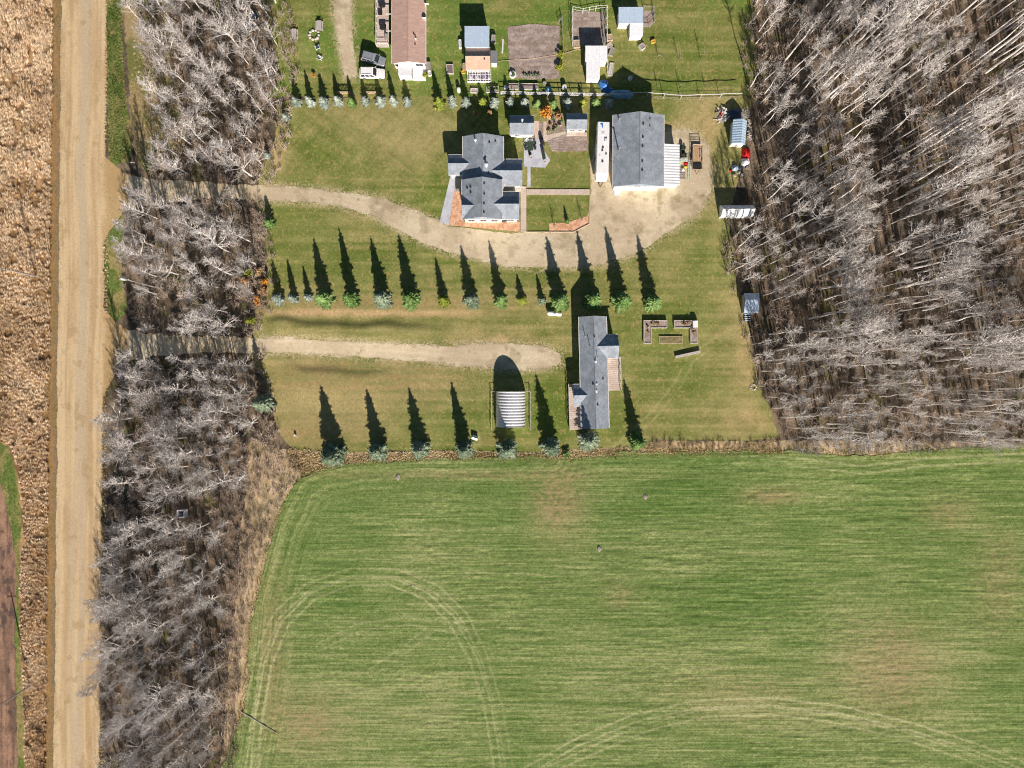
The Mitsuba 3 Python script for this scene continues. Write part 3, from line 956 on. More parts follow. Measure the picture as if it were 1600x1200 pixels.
# bungalow in the south
bt = (*g(928, 582), 1.4)
bx, by = g(928, 582)
b = House('bungalow', 'long narrow grey-roofed bungalow with two side decks in the southern yard', 'bungalow', turn=bt)
b.wing(906.5, 949.5, 494.5, 669.5, 3.3, 4.9, 'y')
b.wing(928, 967, 523.5, 560, 3.3, 4.5, 'x', ends=(0, 1))
b.wing(895.5, 928, 600, 634, 3.0, 4.0, 'x', ends=(1, 0))
b.done()
for q in ((930, 526), (942, 592), (932.5, 632.5), (926.5, 600)):
    b.vent(*q)
b.pipe(915.5, 525, 0.75, 0.06)
b.pipe(922.5, 541, 0.9, 0.06)
b.pipe(934, 558.5, 0.8, 0.06)
b.pipe(931, 565, 0.35, 0.13, 'm_white_metal')
b.vent(931.8, 600, 0.35, 0.25, 'm_white_metal')
b.vent(930.7, 611, 0.55, 0.15, 'm_white_metal', 'skylight')
x0, x1, y0, y1, ze, zr, _ = b.wings[0]
b.window((x0 + x1) / 2 - 1.0, y0 + 0.4, 1.1, 1.3, 1.2, '-y')
b.window((x0 + x1) / 2 + 1.3, y0 + 0.4, 1.1, 0.9, 1.0, '-y', 1)


def deck(h, name, x0, x1, y0, y1, z, rails, label, planks=True):
    k = h.put(name, MB().box(x0, x1, y0, y1, 0.05, z - 0.05), 'm_weathered_wood', label=label)
    n = int((y1 - y0) / 0.42)
    for i in range(n):
        ya = y0 + (y1 - y0) * i / n
        mb = MB().box(x0, x1, ya + 0.02, ya + (y1 - y0) / n - 0.02, z - 0.05, z + 0.003 * (i % 3))
        if h.t:
            mb.turn(*h.t)
        put(key(k + '__plank'), mb, 'm_plank')
    r = MB()
    for (ax, ay, bx_, by_) in rails:
        L = math.hypot(bx_ - ax, by_ - ay)
        m = max(1, int(L / 1.4))
        for i in range(m + 1):
            x, y = ax + (bx_ - ax) * i / m, ay + (by_ - ay) * i / m
            r.box(x - 0.05, x + 0.05, y - 0.05, y + 0.05, z, z + 1.0)
        r.tube([[ax, ay, z + 1.0], [bx_, by_, z + 1.0]], 0.06, 4)
        r.tube([[ax, ay, z + 0.5], [bx_, by_, z + 0.5]], 0.03, 4)
    h.put(name + '_railing', r, 'm_trim')


(dx0, dy1), (dx1, dy0) = g(947, 559, 0.6), g(969, 611, 0.6)
deck(b, 'deck', x1 - 0.38, dx1, dy0, dy1, 0.6, [(dx1, dy0, dx1, dy1)], 'pale boarded deck with a white railing on the east side')
(dx0, dy1), (dx1, dy0) = g(887.5, 599, 0.7), g(905, 671, 0.7)
deck(b, 'terrace', dx0, x0 + 0.38, dy0, dy1, 0.7, [(dx0, dy0, dx0, dy1)], 'grey boarded deck along the west side')
# garden sheds of the main house
s1 = House('garden_shed', 'small grey-gabled garden shed with a chimney pipe north of the patio', 'shed')
s1.wing(796.3, 834, 181, 210, 2.5, 3.5, 'x', over=0.25)
s1.done()
s1.pipe(816, 190, 0.9, 0.12, 'm_white_metal', 'chimney')
xa, xb, ya, yb, *_ = s1.wings[0]
s1.window((xa + xb) / 2 - 0.9, ya + 0.25, 1.0, 0.9, 0.9, '-y', 2)
s1.put('door', MB().box(xb - 1.7, xb - 0.8, ya + 0.19, ya + 0.27, 0.05, 2.0), 'm_white_metal')
s2 = House('garden_shed', 'small grey-gabled garden shed with dark windows above the ridged vegetable soil', 'shed')
s2.wing(885, 917, 178, 202, 2.5, 3.5, 'x', over=0.25)
s2.done()
xa, xb, ya, yb, *_ = s2.wings[0]
s2.window(xa + 1.3, ya + 0.25, 1.0, 1.0, 0.9, '-y', 2)
s2.window(xa + 2.9, ya + 0.25, 1.0, 0.9, 0.9, '-y', 2)

# neighbour's long brown-roofed home
n = House('mobile_home', 'long brown-roofed mobile home of the neighbour at the top edge', 'mobile home', 'm_brown_shingle')
n.wing(612.5, 665, -150, 99, 3.0, 3.9, 'y', over=0.3)
n.done()
for q in ((646.5, 53), (649.5, 59), (648.5, 69)):
    n.vent(*q, 0.3)
n.pipe(650, 62, 0.5, 0.08, 'm_white_metal')
xa, xb, ya, yb, *_ = n.wings[0]
(px0, py1), (px1, py0) = g(622, 103, 2.4), g(643, 118, 2.4)
n.put('porch_roof', MB().box(px0, px1, py0, ya + 0.28, 2.35, 2.45), 'm_white_metal')
n.put('porch_wall', MB().box(px0 + 0.1, px1 - 0.1, py0 + 0.1, py0 + 0.2, 0, 2.35).box(px1 - 0.2, px1 - 0.1, py0 + 0.21, ya + 0.28, 0, 2.35), 'm_white_wall')
n.put('porch_deck', MB().box(px1 + 0.02, px1 + 2.6, py0, ya + 0.28, 0.02, 0.6), 'm_white_metal')
n.window(xb - 1.4, ya + 0.3, 1.2, 1.4, 1.0, '-y')
n.window(xa + 0.8, ya + 0.3, 1.2, 0.8, 0.9, '-y', 1)
(dx0, dy1), (dx1, dy0) = g(588.5, -20, 0.7), g(607.5, 72, 0.7)
deck(n, 'deck', dx0, dx1, dy0, dy1, 0.7, [(dx0, dy0, dx0, dy1), (dx0, dy0, dx1, dy0)], 'pale boarded deck along the west wall')
for i in range(3):
    yy = dy0 + 2.2 + i * 3.4
    n.put('pergola_beam', MB().box(dx1 - 0.3, xa + 0.28, yy, yy + 0.12, 2.2, 2.35), 'm_trim')

# neighbour's sheds


def flat_shed(name, label, a, b_, c, d, zn, zs, m, wall='m_white_wall', seams=6):
    """shed with a single-pitch metal roof from survey pixels; heights at its north and south edge"""
    k = thing(name, label, 'shed')
    z = (zn + zs) / 2
    (x0, y1), (x1, y0) = g(a, c, z), g(b_, d, z)
    part(k, 'roof', MB().hexa([[x0, y0, zs - 0.1], [x1, y0, zs - 0.1], [x1, y1, zn - 0.1], [x0, y1, zn - 0.1], [x0, y0, zs], [x1, y0, zs], [x1, y1, zn], [x0, y1, zn]]), m)
    r = MB()
    for i in range(seams + 1):
        x = x0 + 0.03 + (x1 - x0 - 0.06) * i / seams
        r.hexa([[x - 0.02, y0, zs - 0.01], [x + 0.02, y0, zs - 0.01], [x + 0.02, y1, zn - 0.01], [x - 0.02, y1, zn - 0.01],
                [x - 0.02, y0, zs + 0.035], [x + 0.02, y0, zs + 0.035], [x + 0.02, y1, zn + 0.035], [x - 0.02, y1, zn + 0.035]])
    part(k, 'roof_seams', r, m)
    i = 0.15
    part(k, 'wall', MB().hexa([[x0 + i, y0 + i, 0], [x1 - i, y0 + i, 0], [x1 - i, y1 - i, 0], [x0 + i, y1 - i, 0],
                               [x0 + i, y0 + i, zs - 0.12], [x1 - i, y0 + i, zs - 0.12], [x1 - i, y1 - i, zn - 0.12], [x0 + i, y1 - i, zn - 0.12]]), wall)
    return k, (x0, x1, y0, y1)


k, (x0, x1, y0, y1) = flat_shed('shed', 'pale blue flat-roofed shed north of the pink-roofed shed', 726, 764.5, 41, 73, 3.5, 3.3, 'm_pale_blue_metal', 'm_pale_blue_metal')
part(k, 'door', MB().box(x0 + 1.4, x0 + 2.4, y0 + 0.08, y0 + 0.16, 0.05, 2.1), 'm_blue_metal')
s3 = House('shed', 'pink-roofed gabled shed between the pale blue shed and its glasshouse', 'shed', 'm_pink_roof')
scene['m_pink_roof'] = {'type': 'twosided', 'bsdf': {'type': 'diffuse', 'reflectance': mikit.proc(lambda p, n, uv: mix(A(226, 186, 160), A(206, 164, 140), fbm(p.x * 1.4, p.y * 3, octaves=3)))}}
s3.wing(727.5, 766, 75, 108.5, 2.6, 3.6, 'x', over=0.2)
s3.done()
s3.vent(757, 92, 0.3)
xa, xb, ya, yb, *_ = s3.wings[0]
k, _ = flat_shed('shed', 'narrow grey-roofed annex on the east side of the pink-roofed shed', 766.5, 777.5, 79, 98, 2.3, 2.2, 'm_steel', seams=2)
# glasshouse
k = thing('greenhouse', 'small glazed greenhouse with white bars against the pink-roofed shed', 'greenhouse')
(gx0, gy1), (gx1, gy0) = g(730, 110, 2.0), g(767, 124, 1.8)
gy1 = ya + 0.18
fr = MB()
nb = 9
for i in range(nb + 1):
    x = gx0 + (gx1 - gx0) * i / nb
    fr.tube([[x, gy0, 0], [x, gy0, 1.7], [x, gy1, 2.3]], 0.045, 4)
for y, z in ((gy0, 1.72), (gy0, 0.9), ((gy0 + gy1) / 2, 2.02)):
    fr.tube([[gx0, y, z], [gx1, y, z]], 0.04, 4)
part(k, 'frame', fr, 'm_trim')
scene['m_glass'] = {'type': 'thindielectric'}
for i in range(nb):
    xa_, xb_ = gx0 + (gx1 - gx0) * i / nb + 0.05, gx0 + (gx1 - gx0) * (i + 1) / nb - 0.05
    part(k, 'roof_pane', MB().quad([xa_, gy0 + 0.02, 1.72], [xb_, gy0 + 0.02, 1.72], [xb_, gy1 - 0.02, 2.3], [xa_, gy1 - 0.02, 2.3]), 'm_glass')
part(k, 'base_wall', MB().box(gx0, gx1, gy0 + 0.06, gy0 + 0.16, 0, 0.7), 'm_white_wall')
bench = MB()
r_ = random.Random(3)
for i in range(26):
    bench.rbox(r_.uniform(gx0 + 0.3, gx1 - 0.3), r_.uniform(gy0 + 0.4, gy1 - 0.3), 0.75, 0.3, 0.3, r_.uniform(0.15, 0.4), r_.uniform(0, 90))
part(k, 'plant_bench', MB().box(gx0 + 0.2, gx1 - 0.2, gy0 + 0.3, gy1 - 0.2, 0.68, 0.75), 'm_cloth_white')
part(k, 'seed_pots', bench, 'm_purple')
mat('purple', (0.22, 0.19, 0.32))

flat_shed('shed', 'white metal-roofed coop on the south side of the square animal pen', 914.5, 949, 72, 95.5, 2.8, 2.5, 'm_white_metal')
flat_shed('shed', 'narrow white metal-roofed annex south of the coop', 916, 937.5, 96, 123, 2.5, 2.2, 'm_white_metal', seams=4)
k, (x0, x1, y0, y1) = flat_shed('shed', 'pale blue metal-roofed shed at the top edge east of the pen', 966.5, 1004.7, 11.5, 35.5, 2.9, 2.6, 'm_pale_blue_metal')
flat_shed('shed', 'white metal-roofed porch shed south of the pale blue shed at the top edge', 984, 1004.9, 36, 55.5, 2.4, 2.1, 'm_white_metal', seams=4)

# barrel-vaulted metal shelter
k = thing('arched_shelter', 'ribbed white metal arched shelter standing by the end of the second driveway', 'shelter')
(ax0, ay1), (ax1, ay0) = g(774.5, 612, 1.8), g(821, 667, 1.8)
xm, hw = (ax0 + ax1) / 2, (ax1 - ax0) / 2
v, f = [], []
NR, NA = 12 * 8, 22
for i in range(NR + 1):
    t = i / NR
    y = ay0 + (ay1 - ay0) * t
    d = 0.05 * math.cos(2 * math.pi * t * 12)
    for j in range(NA + 1):
        a = math.pi * j / NA
        c, s_ = math.cos(a), math.sin(a)
        x, z = hw * math.copysign(abs(c) ** 0.9, c), 3.85 * (abs(s_) ** 0.82) * (1 + 0.05 * (1 - abs(c)))
        v.append([xm + x + d * c, y, max(0.0, z + d * s_)])
for i in range(NR):
    for j in range(NA):
        p = i * (NA + 1) + j
        f += [[p, p + NA + 2, p + 1], [p, p + NA + 1, p + NA + 2]]
part(k, 'roof', MB().add(v, f), 'm_galvanised', True)
for nm, y, off in (('end_wall', ay0 + 0.12, 0), ('end_wall', ay1 - 0.12, 0)):
    pts = []
    for j in range(NA + 1):
        a = math.pi * j / NA
        c, s_ = math.cos(a), math.sin(a)
        pts.append([xm + 0.97 * hw * math.copysign(abs(c) ** 0.9, c), y, 0.97 * 3.85 * (abs(s_) ** 0.82) * (1 + 0.05 * (1 - abs(c)))])
    mb = MB().add(pts + [[xm, y, 0]], [[NA + 1, i, i + 1] for i in range(NA)])
    part(k, nm, mb, 'm_white_metal')
for px, side in ((768, 'west'), (829, 'east')):
    k = thing('rail_fence', f'low white rail fence along the {side} side of the arched shelter', 'fence')
    xx, ya_ = g(px, 612)
    _, yb_ = g(px, 671)
    for i in range(5):
        y = ya_ + (yb_ - ya_) * i / 4
        part(k, 'post', MB().box(xx - 0.05, xx + 0.05, y - 0.05, y + 0.05, 0, 1.1), 'm_pipe_white')
    part(k, 'rail', MB().tube([[xx, ya_, 1.08], [xx, yb_, 1.1]], 0.045, 5), 'm_pipe_white')
    part(k, 'rail', MB().tube([[xx, ya_, 0.55], [xx, yb_, 0.55]], 0.03, 5), 'm_pipe_white')
    xi = g(774 if px < 800 else 822, 612)[0]
    part(k, 'rail', MB().tube([[xx, ya_, 1.04], [xi, ya_, 1.04]], 0.035, 5), 'm_pipe_white')

# sheds along the wood
k = thing('shed', 'blue metal-roofed shed standing at the edge of the eastern wood', 'shed')
(x0, y1), (x1, y0) = g(1144, 187, 2.2), g(1166, 225.5, 2.2)
xr = x0 + (x1 - x0) * 0.60
for nm, xa, xb, za, zb in (('roof', x0, xr, 2.3, 3.0), ('roof', xr, x1, 3.0, 2.1)):
    m = corrugated(xa, xb, y0, y1, za, zb, 0.5, 0.04, 'x')
    part(k, nm, m.turn((x0 + x1) / 2, (y0 + y1) / 2, -4), 'm_shed_blue', label=('sunny pale western roof slope', 'deep blue eastern roof slope')[xa == xr])
mat('shed_blue', (0.40, 0.55, 0.70), 0.4)
part(k, 'wall', MB().box(x0 + 0.2, x1 - 0.2, y0 + 0.2, y1 - 0.2, 0, 2.1).turn((x0 + x1) / 2, (y0 + y1) / 2, -4), 'm_white_wall')

k = thing('shelter_tent', 'white fabric garage tent with hipped ends under the trees', 'tent')
(x0, y1), (x1, y0) = g(1131, 318, 2.4), g(1175, 341, 0.3)
y0, y1 = g(0, 340, 0.5)[1], g(0, 317, 2.8)[1]
xa, xb = g(1127, 0, 1.5)[0], g(1177, 0, 1.5)[0]
sec = [(y0, 0.0), (y0 + 0.12, 1.5), (y0 + 0.9, 2.35), ((y0 + y1) / 2, 2.8), (y1 - 0.9, 2.35), (y1 - 0.12, 1.5), (y1, 0.0)]
v, f = [], []
for i in range(9):
    x = xa + (xb - xa) * i / 8
    sag = 0.06 if i % 2 else 0
    v += [[x, y, max(0, z - sag * (z > 0.1))] for y, z in sec]
for i in range(8):
    for j in range(6):
        p = i * 7 + j
        f += [[p, p + 7, p + 8], [p, p + 8, p + 1]]
for o in (0, 56):
    f += [[o, o + j, o + j + 1] for j in range(1, 6)]
part(k, 'cover', MB().add(v, f), 'm_white_metal', 25)
hoop = MB()
for i in range(5):
    x = xa + (xb - xa) * i / 4
    hoop.tube([[x, y, z + 0.03] for y, z in sec], 0.035, 4)
part(k, 'hoop_frame', hoop, 'm_trim')

k = thing('shed', 'small metal-roofed shed half hidden in the eastern wood', 'shed')
(x0, y1), (x1, y0) = g(1163, 461, 2.2), g(1185.5, 489, 2.2)
part(k, 'roof', corrugated(x0, x1, y0, y0 + (y1 - y0) * 0.72, 2.0, 2.75, 0.4, 0.035, 'y'), 'm_pale_blue_metal', label='pale sunny roof slope')
part(k, 'roof', corrugated(x0, x1, y0 + (y1 - y0) * 0.72, y1 + 0.4, 2.75, 2.1, 0.4, 0.035, 'y'), 'm_pale_blue_metal', label='dark north roof slope')
part(k, 'wall', MB().box(x0 + 0.15, x1 - 0.15, y0 + 0.15, y1 + 0.2, 0, 1.95), 'm_weathered_wood')
part(k, 'door', MB().box(x0 + 0.9, x0 + 1.8, y0 + 0.08, y0 + 0.16, 0, 1.8), 'm_blue_metal')

# boardwalk
k = thing('boardwalk', 'pinkish plank boardwalk forming a T east of the main house', 'boardwalk')
(x0, y1), (x1, y0) = g(822.5, 295.5, 0.15), g(921, 304, 0.15)
N = 33
for i in range(N):
    a = x0 + (x1 - x0) * i / N
    part(k, 'plank', MB().box(a + 0.010, a + (x1 - x0) / N - 0.010, y0 + 0.02 * rnd.random(), y1 - 0.02 * rnd.random(), 0.02, 0.15 + 0.008 * rnd.random()), 'm_plank')
(x0, y1), (x1, y0) = g(813.5, 291, 0.15), g(822.3, 362, 0.15)
N = 24
for i in range(N):
    a = y0 + (y1 - y0) * i / N
    part(k, 'plank', MB().box(x0 + 0.02 * rnd.random(), x1 - 0.02 * rnd.random(), a + 0.010, a + (y1 - y0) / N - 0.010, 0.02, 0.15 + 0.008 * rnd.random()), 'm_plank')
k = thing('lawn_edging', 'pale timber edging around the small front lawn', 'edging')
for a, b_ in (((823, 362.5), (896, 362.5)), ((896, 362.5), (920.5, 350)), ((920.5, 350), (921.5, 296)), ((921.8, 294), (921.5, 262))):
    (xa, ya), (xb, yb) = g(*a), g(*b_)
    part(k, 'board', MB().tube([[xa, ya, 0.1], [xb, yb, 0.1]], 0.10, 4), 'm_pale_wood')
k = thing('porch_deck', 'pale boarded landing in front of the eastern garden shed', 'deck')
(x0, y1), (x1, y0) = g(885, 206.3, 0.3), g(917, 211.5, 0.3)
for i in range(4):
    a = y0 + (y1 - y0) * i / 4
    part(k, 'plank', MB().box(x0, x1, a + 0.015, a + (y1 - y0) / 4 - 0.015, 0.05, 0.3), 'm_plank')

# ---------------------------------------------------------------- trees and plants


def unit(v):
    return v / (np.linalg.norm(v) + 1e-12)


def bare_tree(seed, h, spread, start, nb, lean=0.04, kids=5, twigs=4, ang=(25, 55), r0=0.011):
    """(trunk, crown) of a leafless tree: tapered bent trunk, ascending limbs, side branches, fine twigs"""
    r = np.random.default_rng(seed)
    tr, cr = MB(), MB()
    n = 9
    zz = np.linspace(0, 1, n)
    la = r.uniform(0, 2 * np.pi)
    wob = np.cumsum(r.normal(0, 0.012 * h, (n, 2)), axis=0) * zz[:, None]
    tp = np.c_[wob + np.outer(zz ** 1.5, [math.cos(la), math.sin(la)]) * lean * h, zz * h]
    tr.tube(tp, r0 * h * (1 - zz) ** 0.8 + 0.012, 6)
    az = r.uniform(0, 6.28)
    for i in range(nb):
        t = start + (0.98 - start) * ((i + r.random()) / nb) ** 0.9
        o = np.array([np.interp(t, zz, tp[:, k]) for k in range(3)])
        az += 2.4 + r.normal(0, 0.5)
        a = math.radians(r.uniform(*ang)) * (1.15 - 0.5 * (t - start) / (1 - start))
        d = np.array([math.cos(az) * math.sin(a), math.sin(az) * math.sin(a), math.cos(a)])
        L = h * spread * (1.12 - 0.85 * (t - start) / (1 - start)) * r.uniform(0.6, 1.15)
        p, pts = o.copy(), [o.copy()]
        for k in range(3):
            d = unit(d + r.normal(0, 0.13, 3) + [0, 0, 0.10])
            p = p + d * L / 3
            pts.append(p.copy())
        rb = max(0.024, 0.5 * r0 * h * (1 - t) ** 0.7)
        tr.tube(pts, np.linspace(rb * 1.35, 0.016, 4), 3, False)
        pts = np.array(pts)
        for k in range(kids):
            u = r.uniform(0.25, 1.0) * 3
            j = min(2, int(u))
            q = pts[j] + (pts[j + 1] - pts[j]) * (u - j)
            dd = unit(unit(pts[j + 1] - pts[j]) + r.normal(0, 0.55, 3) + [0, 0, 0.2])
            l2 = L * r.uniform(0.22, 0.5)
            e1 = q + dd * l2 * 0.5
            dd2 = unit(dd + r.normal(0, 0.25, 3) + [0, 0, 0.1])
            e2 = e1 + dd2 * l2 * 0.5
            cr.tube([q, e1, e2], [0.022, 0.017, 0.009], 3, False)
            for m in range(twigs):
                w = r.uniform(0.2, 1.0)
                s0 = q + (e1 - q) * w * 2 if w < 0.5 else e1 + (e2 - e1) * (w * 2 - 1)
                d3 = unit(dd2 + r.normal(0, 0.6, 3) + [0, 0, 0.15])
                e3 = s0 + d3 * l2 * r.uniform(0.3, 0.6)
                sd = unit(np.cross(d3, r.normal(0, 1, 3))) * 0.016
                cr.tri(s0 - sd, s0 + sd, e3)
                sd2 = np.cross(d3, sd)
                cr.tri(s0 - sd2, s0 + sd2, e3)
    return tr, cr


def bush(seed, h, R, n, kids=3):
    """leafless twiggy shrub"""
    r = np.random.default_rng(seed)
    mb = MB()
    for i in range(n):
        az, a = r.uniform(0, 6.28), math.radians(r.uniform(5, 55))
        d = np.array([math.cos(az) * math.sin(a), math.sin(az) * math.sin(a), math.cos(a)])
        o = np.array([*(r.normal(0, 0.18 * R, 2)), 0.0])
        L = h * r.uniform(0.6, 1.1)
        m = o + d * L * 0.5
        e = m + unit(d + r.normal(0, 0.2, 3)) * L * 0.5
        mb.tube([o, m, e], [0.018, 0.014, 0.006], 3, False)
        for k in range(kids):
            u = r.uniform(0.3, 1)
            q = o + (m - o) * u * 2 if u < 0.5 else m + (e - m) * (u * 2 - 1)
            d3 = unit(d + r.normal(0, 0.6, 3))
            t = q + d3 * L * r.uniform(0.2, 0.45)
            sd = unit(np.cross(d3, r.normal(0, 1, 3))) * 0.014
            mb.tri(q - sd, q + sd, t)
            sd = np.cross(d3, sd)
            mb.tri(q - sd, q + sd, t)
    return mb


def spruce(seed, h, R, dense=1.0):
    """(trunk, crown) of a spruce: whorls of drooping branches carrying flat sprays"""
    r = np.random.default_rng(seed)
    tr, cr = MB(), MB()
    tr.tube([[0, 0, 0], [0, 0, h * 0.5], [0, 0, h * 0.99]], [0.016 * h + 0.03, 0.010 * h + 0.02, 0.012], 6)
    nw = int(max(9, h * 2.6))
    for w in range(nw):
        t = (w + 0.5 * r.random()) / nw
        z = h * (0.05 + 0.93 * t)
        rad = (1.08 * R * (1 - t) ** 0.5 * (0.85 + 0.15 * (1 - t)) + 0.03) * r.uniform(0.82, 1.16)
        nbr = int(max(5, (12 - 5 * t) * dense))
        a0 = r.uniform(0, 6.28)
        for b in range(nbr):
            az = a0 + 6.283 * b / nbr + r.normal(0, 0.16)
            L = rad * r.uniform(0.66, 1.22)
            dr_ = np.array([math.cos(az), math.sin(az), 0.0])
            sd = np.array([-math.sin(az), math.cos(az), 0.0])
            zt = z - L * r.uniform(0.05, 0.32) + 0.12 * t * L
            o, m, e = np.array([0, 0, z]), dr_ * L * 0.55 + [0, 0, z + (zt - z) * 0.7], dr_ * L + [0, 0, zt + 0.04 * L]
            wd = 0.17 * L + 0.05
            cr.add([o, m - sd * wd, m + sd * wd, e, m + [0, 0, 0.09 * L + 0.02]], [[0, 1, 4], [0, 4, 2], [1, 3, 4], [2, 4, 3]])
            for k in range(4):
                u = 0.35 + 0.16 * k
                q = o + (m - o) * u / 0.55 if u < 0.55 else m + (e - m) * (u - 0.55) / 0.45
                l = L * (0.42 - 0.25 * (u - 0.3)) * r.uniform(0.7, 1.2)
                for s_ in (-1, 1):
                    tip = q + (dr_ * 0.75 + sd * s_ * 0.7) * l - [0, 0, l * r.uniform(0.05, 0.35)]
                    wv = dr_ * (0.09 * L + 0.03)
                    cr.tri(q - wv, q + wv, tip)
                    cr.tri(q - wv * 0.5 - [0, 0, 0.03], q + wv * 0.5 - [0, 0, 0.1 * L], tip)
    for k in range(5):
        a = k * 1.2566
        d = np.array([math.cos(a), math.sin(a), 0])
        cr.tri([0, 0, h * 1.02], d * 0.10 + [0, 0, h * 0.9], np.roll(d, 1) * [1, 1, 0] * 0.08 + [0, 0, h * 0.9])
    prof = [(R * 0.6, h * 0.05), (R * 0.58, h * 0.3), (R * 0.48, h * 0.58), (R * 0.27, h * 0.82), (0.01, h * 0.96)]
    cr.lathe(0, 0, prof, 9)
    return tr, cr


def leafy(seed, h, R, n, leaf=0.16):
    """(stem, foliage) of a leafy shrub: many small leaf faces through its volume, with gaps"""
    r = np.random.default_rng(seed)
    st, fo = MB(), MB()
    for i in range(7):
        az = r.uniform(0, 6.28)
        st.tube([[0, 0, 0], [0.35 * R * math.cos(az), 0.35 * R * math.sin(az), h * 0.4], [0.7 * R * math.cos(az), 0.7 * R * math.sin(az), h * 0.8]], [0.04, 0.025, 0.01], 4, False)
    c = r.normal(0, 1, (max(6, n // 25), 3))
    c /= np.linalg.norm(c, axis=1, keepdims=True)
    c *= r.uniform(0.45, 0.85, (len(c), 1))
    for i in range(n):
        p = c[r.integers(len(c))] + r.normal(0, 0.17, 3)
        p = np.array([p[0] * R, p[1] * R, h * 0.52 + p[2] * h * 0.46])
        p[2] = max(0.06, p[2])
        a, b = unit(r.normal(0, 1, 3) + [0, 0, 0.6]), r.normal(0, 1, 3)
        u = unit(np.cross(a, b)) * leaf * r.uniform(0.6, 1.2)
        v = np.cross(a, u) * 0.7
        fo.quad(p - u, p - v, p + u, p + v)
    return st, fo


def place(x, y, z=0.0, rot=0.0, s=1.0, sz=None):
    return T().translate([float(x), float(y), float(z)]).rotate([0, 0, 1], float(rot)).scale([s, s, sz if sz is not None else s])


# spruces ------------------------------------------------------------------
VARS = {}
for i, (hh, RR) in enumerate(((7.0, 1.62), (7.0, 1.5), (7.0, 1.75), (3.2, 0.95), (3.2, 0.85), (3.4, 1.1))):
    t_, c_ = spruce(40 + i, hh, RR)
    sgroup(f'sg_spruce_trunk_{i}', t_, 'm_bark_dark')
    for col in ('blue', 'green', 'yellow', 'silver'):
        VARS[(i, col)] = (None, c_, hh, RR)


def add_spruce(px, py, H, Rpx, col, label, seed, group=None):
    k = thing('spruce_tree', label, 'spruce tree', group)
    small = H < 4.6
    i = (3 if small else 0) + seed % 3
    _, c_, hh, RR = VARS[(i, col)]
    sg = f'sg_spruce_{i}_{col}'
    if sg not in scene:
        sgroup(sg, c_, 'm_spruce_' + col)
    x, y = g(px, py)
    tw = place(x, y, 0, (seed * 67) % 360, Rpx * S / RR, H / hh)
    inst(k + '__trunk', f'sg_spruce_trunk_{i}', tw)
    inst(k + '__crown', sg, tw)


ORD = ['first', 'second', 'third', 'fourth', 'fifth', 'sixth', 'seventh', 'eighth', 'ninth', 'tenth', 'eleventh', 'twelfth', 'thirteenth', 'fourteenth', 'fifteenth', 'sixteenth',
       'seventeenth', 'eighteenth', 'nineteenth', 'twentieth', 'twenty-first', 'twenty-second', 'twenty-third', 'twenty-fourth']
CN = {'silver': 'silvery', 'blue': 'blue-grey', 'green': 'green', 'yellow': 'yellowish green'}
tan_el = math.tan(SUN_EL)


def base_h(cx, cy, tx, ty):
    """foot and height of a tree from where its crown and the tip of its shadow are seen"""
    bx_, by_ = cx, cy
    for _ in range(4):
        L = math.hypot(tx - bx_, ty - by_)
        H = L * S * tan_el
        k = 1 - 0.3 * H / CAM_H
        bx_, by_ = 800 + (cx - 800) * k, 600 + (cy - 600) * k
    return bx_, by_, H


MID = [(434, 467, 422, 403, 8.5, 'silver'), (458, 466, 446, 403, 8, 'silver'), (481, 465, 472, 413, 7, 'silver'), (505, 467, 486, 370, 12.5, 'green'), (548, 467, 525, 353, 11.5, 'green'), (596, 468, 575, 370, 13, 'blue'),
       (641, 468, 619, 364, 12.5, 'green'), (693, 470, 678, 400, 8, 'yellow'), (737, 470, 718, 380, 10.5, 'blue'), (783, 470, 761, 372, 10.5, 'green'), (816, 470, 804, 428, 8, 'yellow'), (847, 470, 838, 427, 6.5, 'blue'),
       (876, 472, 852, 366, 14, 'green'), (926, 470, 897, 357, 13, 'green'), (973, 470, 942, 350, 13.5, 'green'), (1021, 473, 995, 362, 11.5, 'green')]
for i, (cx, cy, tx, ty, R, col) in enumerate(MID):
    x, y, H = base_h(cx, cy, tx, ty)
    add_spruce(x, y, H, R, col, f'{CN[col]} spruce, {ORD[i]} from the west in the row between the two driveways', 3 * i + i // 3)
SOUTH = [(519, 713, 497, 597, 17, 'blue'), (589, 705, 567, 603, 14, 'blue'), (656, 703, 635, 603, 12.5, 'blue'), (725, 703, 701, 594, 13, 'blue'), (793, 702, 768, 592, 15, 'blue'), (861, 698, 831, 582, 13, 'blue'),
         (920, 688, 896, 580, 15, 'blue'), (997, 690, 970, 590, 12.5, 'green')]
for i, (cx, cy, tx, ty, R, col) in enumerate(SOUTH):
    x, y, H = base_h(cx, cy, tx, ty)
    add_spruce(x, y, H, R, col, f'{"blue-grey" if col == "blue" else "green"} spruce, {ORD[i]} from the west along the edge of the crop field', 5 * i + 1)
